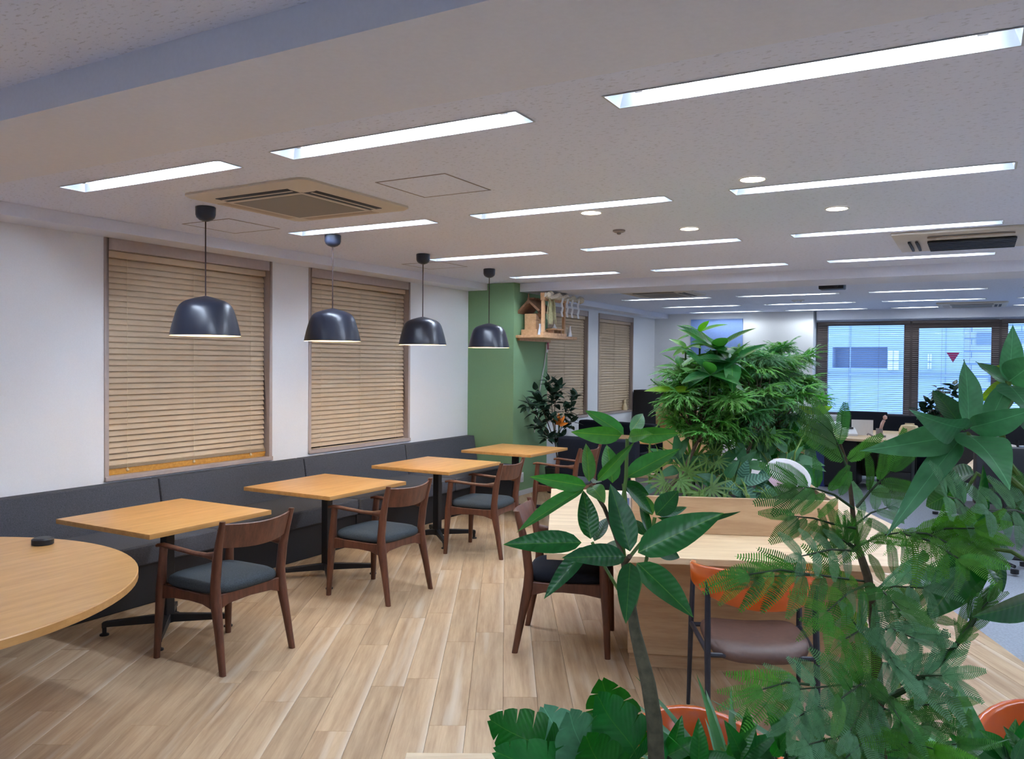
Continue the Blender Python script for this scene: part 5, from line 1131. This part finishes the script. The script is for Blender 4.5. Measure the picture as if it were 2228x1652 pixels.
for q in hub2:
    for k in range(7): a = k * .9 + rnd(-.2, .2); el = rnd(-.5, .8); d = V3((math.cos(a) * math.cos(el), math.sin(a) * math.cos(el), math.sin(el))); put(PM2, 'leaf', mt2, q, V3(q) + d * rnd(.12, .2), UP + d * .4 + TOCAM * .5)
# low plants along the planter's edge
GL = leaf('leaf', M_GROUND, .5, .3, .2, 8, .55); CL = leaf('leaf', M_CALA, .55, .35, .2, 8, .65); BY2 = leaf('leaf', M_YELLEAF, .45, .2, .2, 8, .65)
FAN = palmate('leaf', M_FERN, 9, .07, 190, .25); DK = leaf('leaf', M_ARALIAD, .42, .35, .2, 8, .6)
def rosette(name, label, p, me, k, L, el=(.1, 1.0), wsc=1.0, stem=True):
    t = thing(name, label, 'plant', p)
    part('crown', MB().lathe([(.012, -.03), (.016, .0), (.008, .03), (0, .035)], 8), M_STEM, t)
    for i in range(k):
        a = i * 2.4 + rnd(-.3, .3); e = rnd(*el); d = V3((math.cos(a) * math.cos(e), math.sin(a) * math.cos(e), math.sin(e))); b = V3(p) + d * .03
        put(me, 'leaf', t, b, b + d * L * rnd(.75, 1.15), UP + d * .4, wsc)
    return t
FAN = palmate('leaf', M_FERN, 9, .085, 210, .16); STRAP = leaf('leaf', M_FERN, .09, .35, .2, 8, .5)
def low(label, root, lst, name='low_plant'):
    lst = [(me, (c[0], c[1] + (14 if me in (FAN, CL, GL) else 0)), d_, a, L * (.9 if me is FAN else 1), w_) for me, c, d_, a, L, w_ in lst]
    """a low plant: every leaf from the root towards its own place"""
    t = thing(name, label, 'plant', root)
    part('crown', MB().lathe([(.012, -.03), (.016, .0), (.008, .03), (0, .035)], 8), M_STEM, t)
    for me, c, d_, a, L, w_ in lst:
        C_ = at(*c, d_); v = RGT * math.cos(math.radians(a)) + UPV * math.sin(math.radians(a)) - FWD * .35; tip = C_ + v.normalized() * (L / FPX * d_)
        part('petiole', MB().tube(rel(t, [root, V3(root).lerp(C_, .5) + UP * .02, C_]), .003, 5), M_STEM, t)
        put(me, 'leaf', t, C_, tip, TOCAM + UP * .7, w_)
    return t
low('pale fan leaved plant at the left of the middle planter', mp(.58, .70, .875), [(FAN, (1455, 1030), 4.65, 200, 78, 1), (FAN, (1468, 1028), 4.6, -20, 80, 1), (FAN, (1440, 1010), 4.7, 120, 70, 1), (FAN, (1490, 1020), 4.6, 60, 64, 1), (GL, (1425, 1045), 4.62, 200, 42, 1.0), (GL, (1440, 1060), 4.58, 260, 40, 1.0)])
low('pale fan leaves drooping over the front of the planter', mp(.80, .66, .875), [(FAN, (1520, 1048), 4.55, -75, 72, 1), (FAN, (1535, 1045), 4.55, -20, 84, 1), (FAN, (1510, 1045), 4.6, 215, 66, 1), (FAN, (1528, 1030), 4.65, 80, 60, 1)])
low('low heart leaved plant at the front of the planter', mp(.92, .66, .875), [(GL, (1565, 1052), 4.55, -60, 46, 1), (GL, (1575, 1048), 4.55, -100, 52, .9), (GL, (1590, 1050), 4.58, -25, 44, 1), (GL, (1560, 1035), 4.62, 150, 48, 1), (GL, (1580, 1025), 4.66, 60, 46, 1), (GL, (1600, 1035), 4.62, 20, 44, 1)])
low('striped leaved plant at the front of the middle planter', mp(1.05, .68, .875), [(CL, (1605, 1045), 4.58, -70, 46, 1.1), (CL, (1615, 1050), 4.58, -30, 52, 1.1), (CL, (1618, 1035), 4.6, 20, 50, 1.1), (CL, (1612, 1028), 4.62, 75, 42, 1.1), (CL, (1600, 1040), 4.6, 190, 44, 1.1), (CL, (1628, 1062), 4.55, -60, 40, 1.1)])
low('second striped leaved plant, right of the first', mp(1.17, .70, .875), [(CL, (1640, 1040), 4.62, 40, 44, 1.1), (CL, (1648, 1048), 4.6, -10, 46, 1.1), (CL, (1645, 1056), 4.58, -60, 48, 1.1), (CL, (1636, 1055), 4.58, -120, 40, 1.1), (CL, (1655, 1035), 4.65, 70, 40, 1.1)])
low('dark low plant at the right front of the planter', mp(1.36, .75, .875), [(DK, (1690 + 14 * math.cos(k), 1045 + 10 * math.sin(k)), 4.75, 20 + k * 62, 50, 1) for k in range(8)])
low('dark glossy ground plant behind the pale fan leaves', mp(.74, .86, .875), [(DK, (1490 + 26 * math.cos(k * 1.1), 1008 + 12 * math.sin(k * 2)), 4.85, k * 47, 58, 1) for k in range(12)])
low('dark glossy ground plant in the centre of the planter', mp(1.0, .92, .875), [(DK, (1590 + 36 * math.cos(k * 1.3), 1012 + 12 * math.sin(k * 2)), 4.9, k * 51, 60, 1) for k in range(14)])
low('dark glossy ground plant at the right of the planter', mp(1.3, 1.05, .875), [(DK, (1690 + 36 * math.cos(k * 1.3), 1000 + 22 * math.sin(k * 2)), 5.0, k * 55, 66, .9) for k in range(13)])
low('grassy tuft with long narrow blades in the planter', mp(.72, 1.0, .875), [(STRAP, (1505, 1010), 4.9, 30 + k * 14, 84 - 2 * abs(k - 5), 1) for k in range(11)])
low('light cut fan leaves rising in the middle of the planter', mp(.90, .95, .875), [(FAN, (1555, 985), 4.8, -30, 50, 1), (FAN, (1545, 985), 4.8, 215, 46, 1), (FAN, (1552, 978), 4.82, 80, 44, 1)])
low('large dark leaves at the right rear of the planter', mp(1.42, 1.2, .875), [(PM, (1715, 975), 5.2, 15, 74, 1), (PM, (1720, 990), 5.2, -20, 80, 1), (PM, (1705, 960), 5.2, 60, 70, 1), (PM, (1740, 1000), 5.1, -60, 70, 1), (PM, (1700, 985), 5.2, 190, 60, 1), (PM, (1755, 960), 5.2, -80, 74, 1)])
yl = thing('yellow_leaf_plant', 'backlit yellow green leaves at the right of the middle planter', 'plant', mp(1.36, 1.1, .87))
part('stem', MB().tube(rel(yl, [mp(1.36, 1.1, .87), mp(1.38, 1.1, 1.1), at(1772, 900, 5.1)]), [.008, .006, .004], 6), M_STEM, yl)
for a in (.3, 1.5, 2.7, 3.9, 5.1): put(BY2, 'leaf', yl, at(1772, 900, 5.1), at(1772, 900, 5.1) + V3((math.cos(a) * .11, math.sin(a) * .07, .05)), TOCAM + UP * .3)
y2 = thing('yellow_leaf_plant', 'bright yellow green leaf cluster at the left of the middle planter', 'plant', mp(.52, .9, .87)); q = at(1462, 850, 4.75)
part('stem', MB().tube(rel(y2, [mp(.52, .9, .87), mp(.52, .9, 1.15), q]), [.008, .006, .004], 6), M_STEM, y2)
for a in (2.2, 2.9, 3.6, 4.3, .5): put(BY2, 'leaf', y2, q, q + V3((math.cos(a) * .17, math.sin(a) * .1, .02)), TOCAM * .6 + UP)

# ---------------------------------------------------------------- potted fig by the green column, plant by the far window
FG = leaf('leaf', M_FICUS, .55, .2, .2, 6, .6)
def pot(p, label, r=.16, h=.32):
    t = thing('plant_pot', label, 'pot', p); part('pot', MB().lathe([(r * .78, 0), (r * .8, .01), (r, h), (r * .93, h), (r * .9, h - .05)], 28), M_BLACK, t); stuff(part('soil', MB().lathe([(r * .85, h - .08), (r * .88, h - .05), (0, h - .045)], 24), M_SOIL, t)); return t
FB = V3((-4.56, 9.22, 0)); pot(FB, 'black pot of the fig tree by the green column')
bush('fig_tree', 'dark leaved fig tree in a pot beside the green column', FB + UP * .27, crown([(1195, 830, 10.2), (1165, 855, 9.9), (1150, 882, 9.7), (1165, 925, 9.8), (1205, 858, 10.1), (1238, 885, 10.2), (1255, 858, 10.4), (1245, 918, 10.2), (1213, 838, 10.2), (1198, 905, 10.0), (1180, 885, 9.9), (1225, 958, 10.1), (1190, 955, 10.0)]), [FG], 286, .12, .12, M_BROWNBARK, .010)
fw = thing('strelitzia_flower', 'orange flower standing in the fig pot', 'flower', FB + V3((.06, -.05, .27))); q = at(1216, 925, 10.1)
part('stem', MB().tube(rel(fw, [fw.location, q]), .008, 6), M_STEMD, fw); FP = leaf('petal', M_FLOWER, .4, .1, .3, 6, .5)
for a in (.2, .9, 1.6, 2.4): put(FP, 'petal', fw, q, q + V3((math.cos(a) * .13, 0, math.sin(a) * .15)), TOCAM)
WB = V3((-.35, 12.25, 0)); pot(WB, 'dark pot by the far window', .2, .4)
bush('window_plant', 'dark bushy plant before the far window', WB + UP * .35, crown([(2020, 870, 11.2), (2045, 850, 11.2), (2075, 840, 11.3), (2030, 905, 11.2), (2060, 900, 11.2), (2085, 890, 11.2), (2005, 890, 11.2), (2050, 940, 11.2), (2080, 1000, 11.2), (2040, 1000, 11.2)]), [FG], 200, .14, .16, M_BROWNBARK, .012)
SP = leaf('leaf', M_DRYLEAF, .4, .2, .2, 5, .6)
for k in range(16):
    a = rnd(0, 2 * PI); b = sprig.location + V3((0, 0, .02 + .01 * k)); put(SP, 'leaf', sprig, b, b + V3((math.cos(a) * .07, math.sin(a) * .09, rnd(.0, .08))), UP)
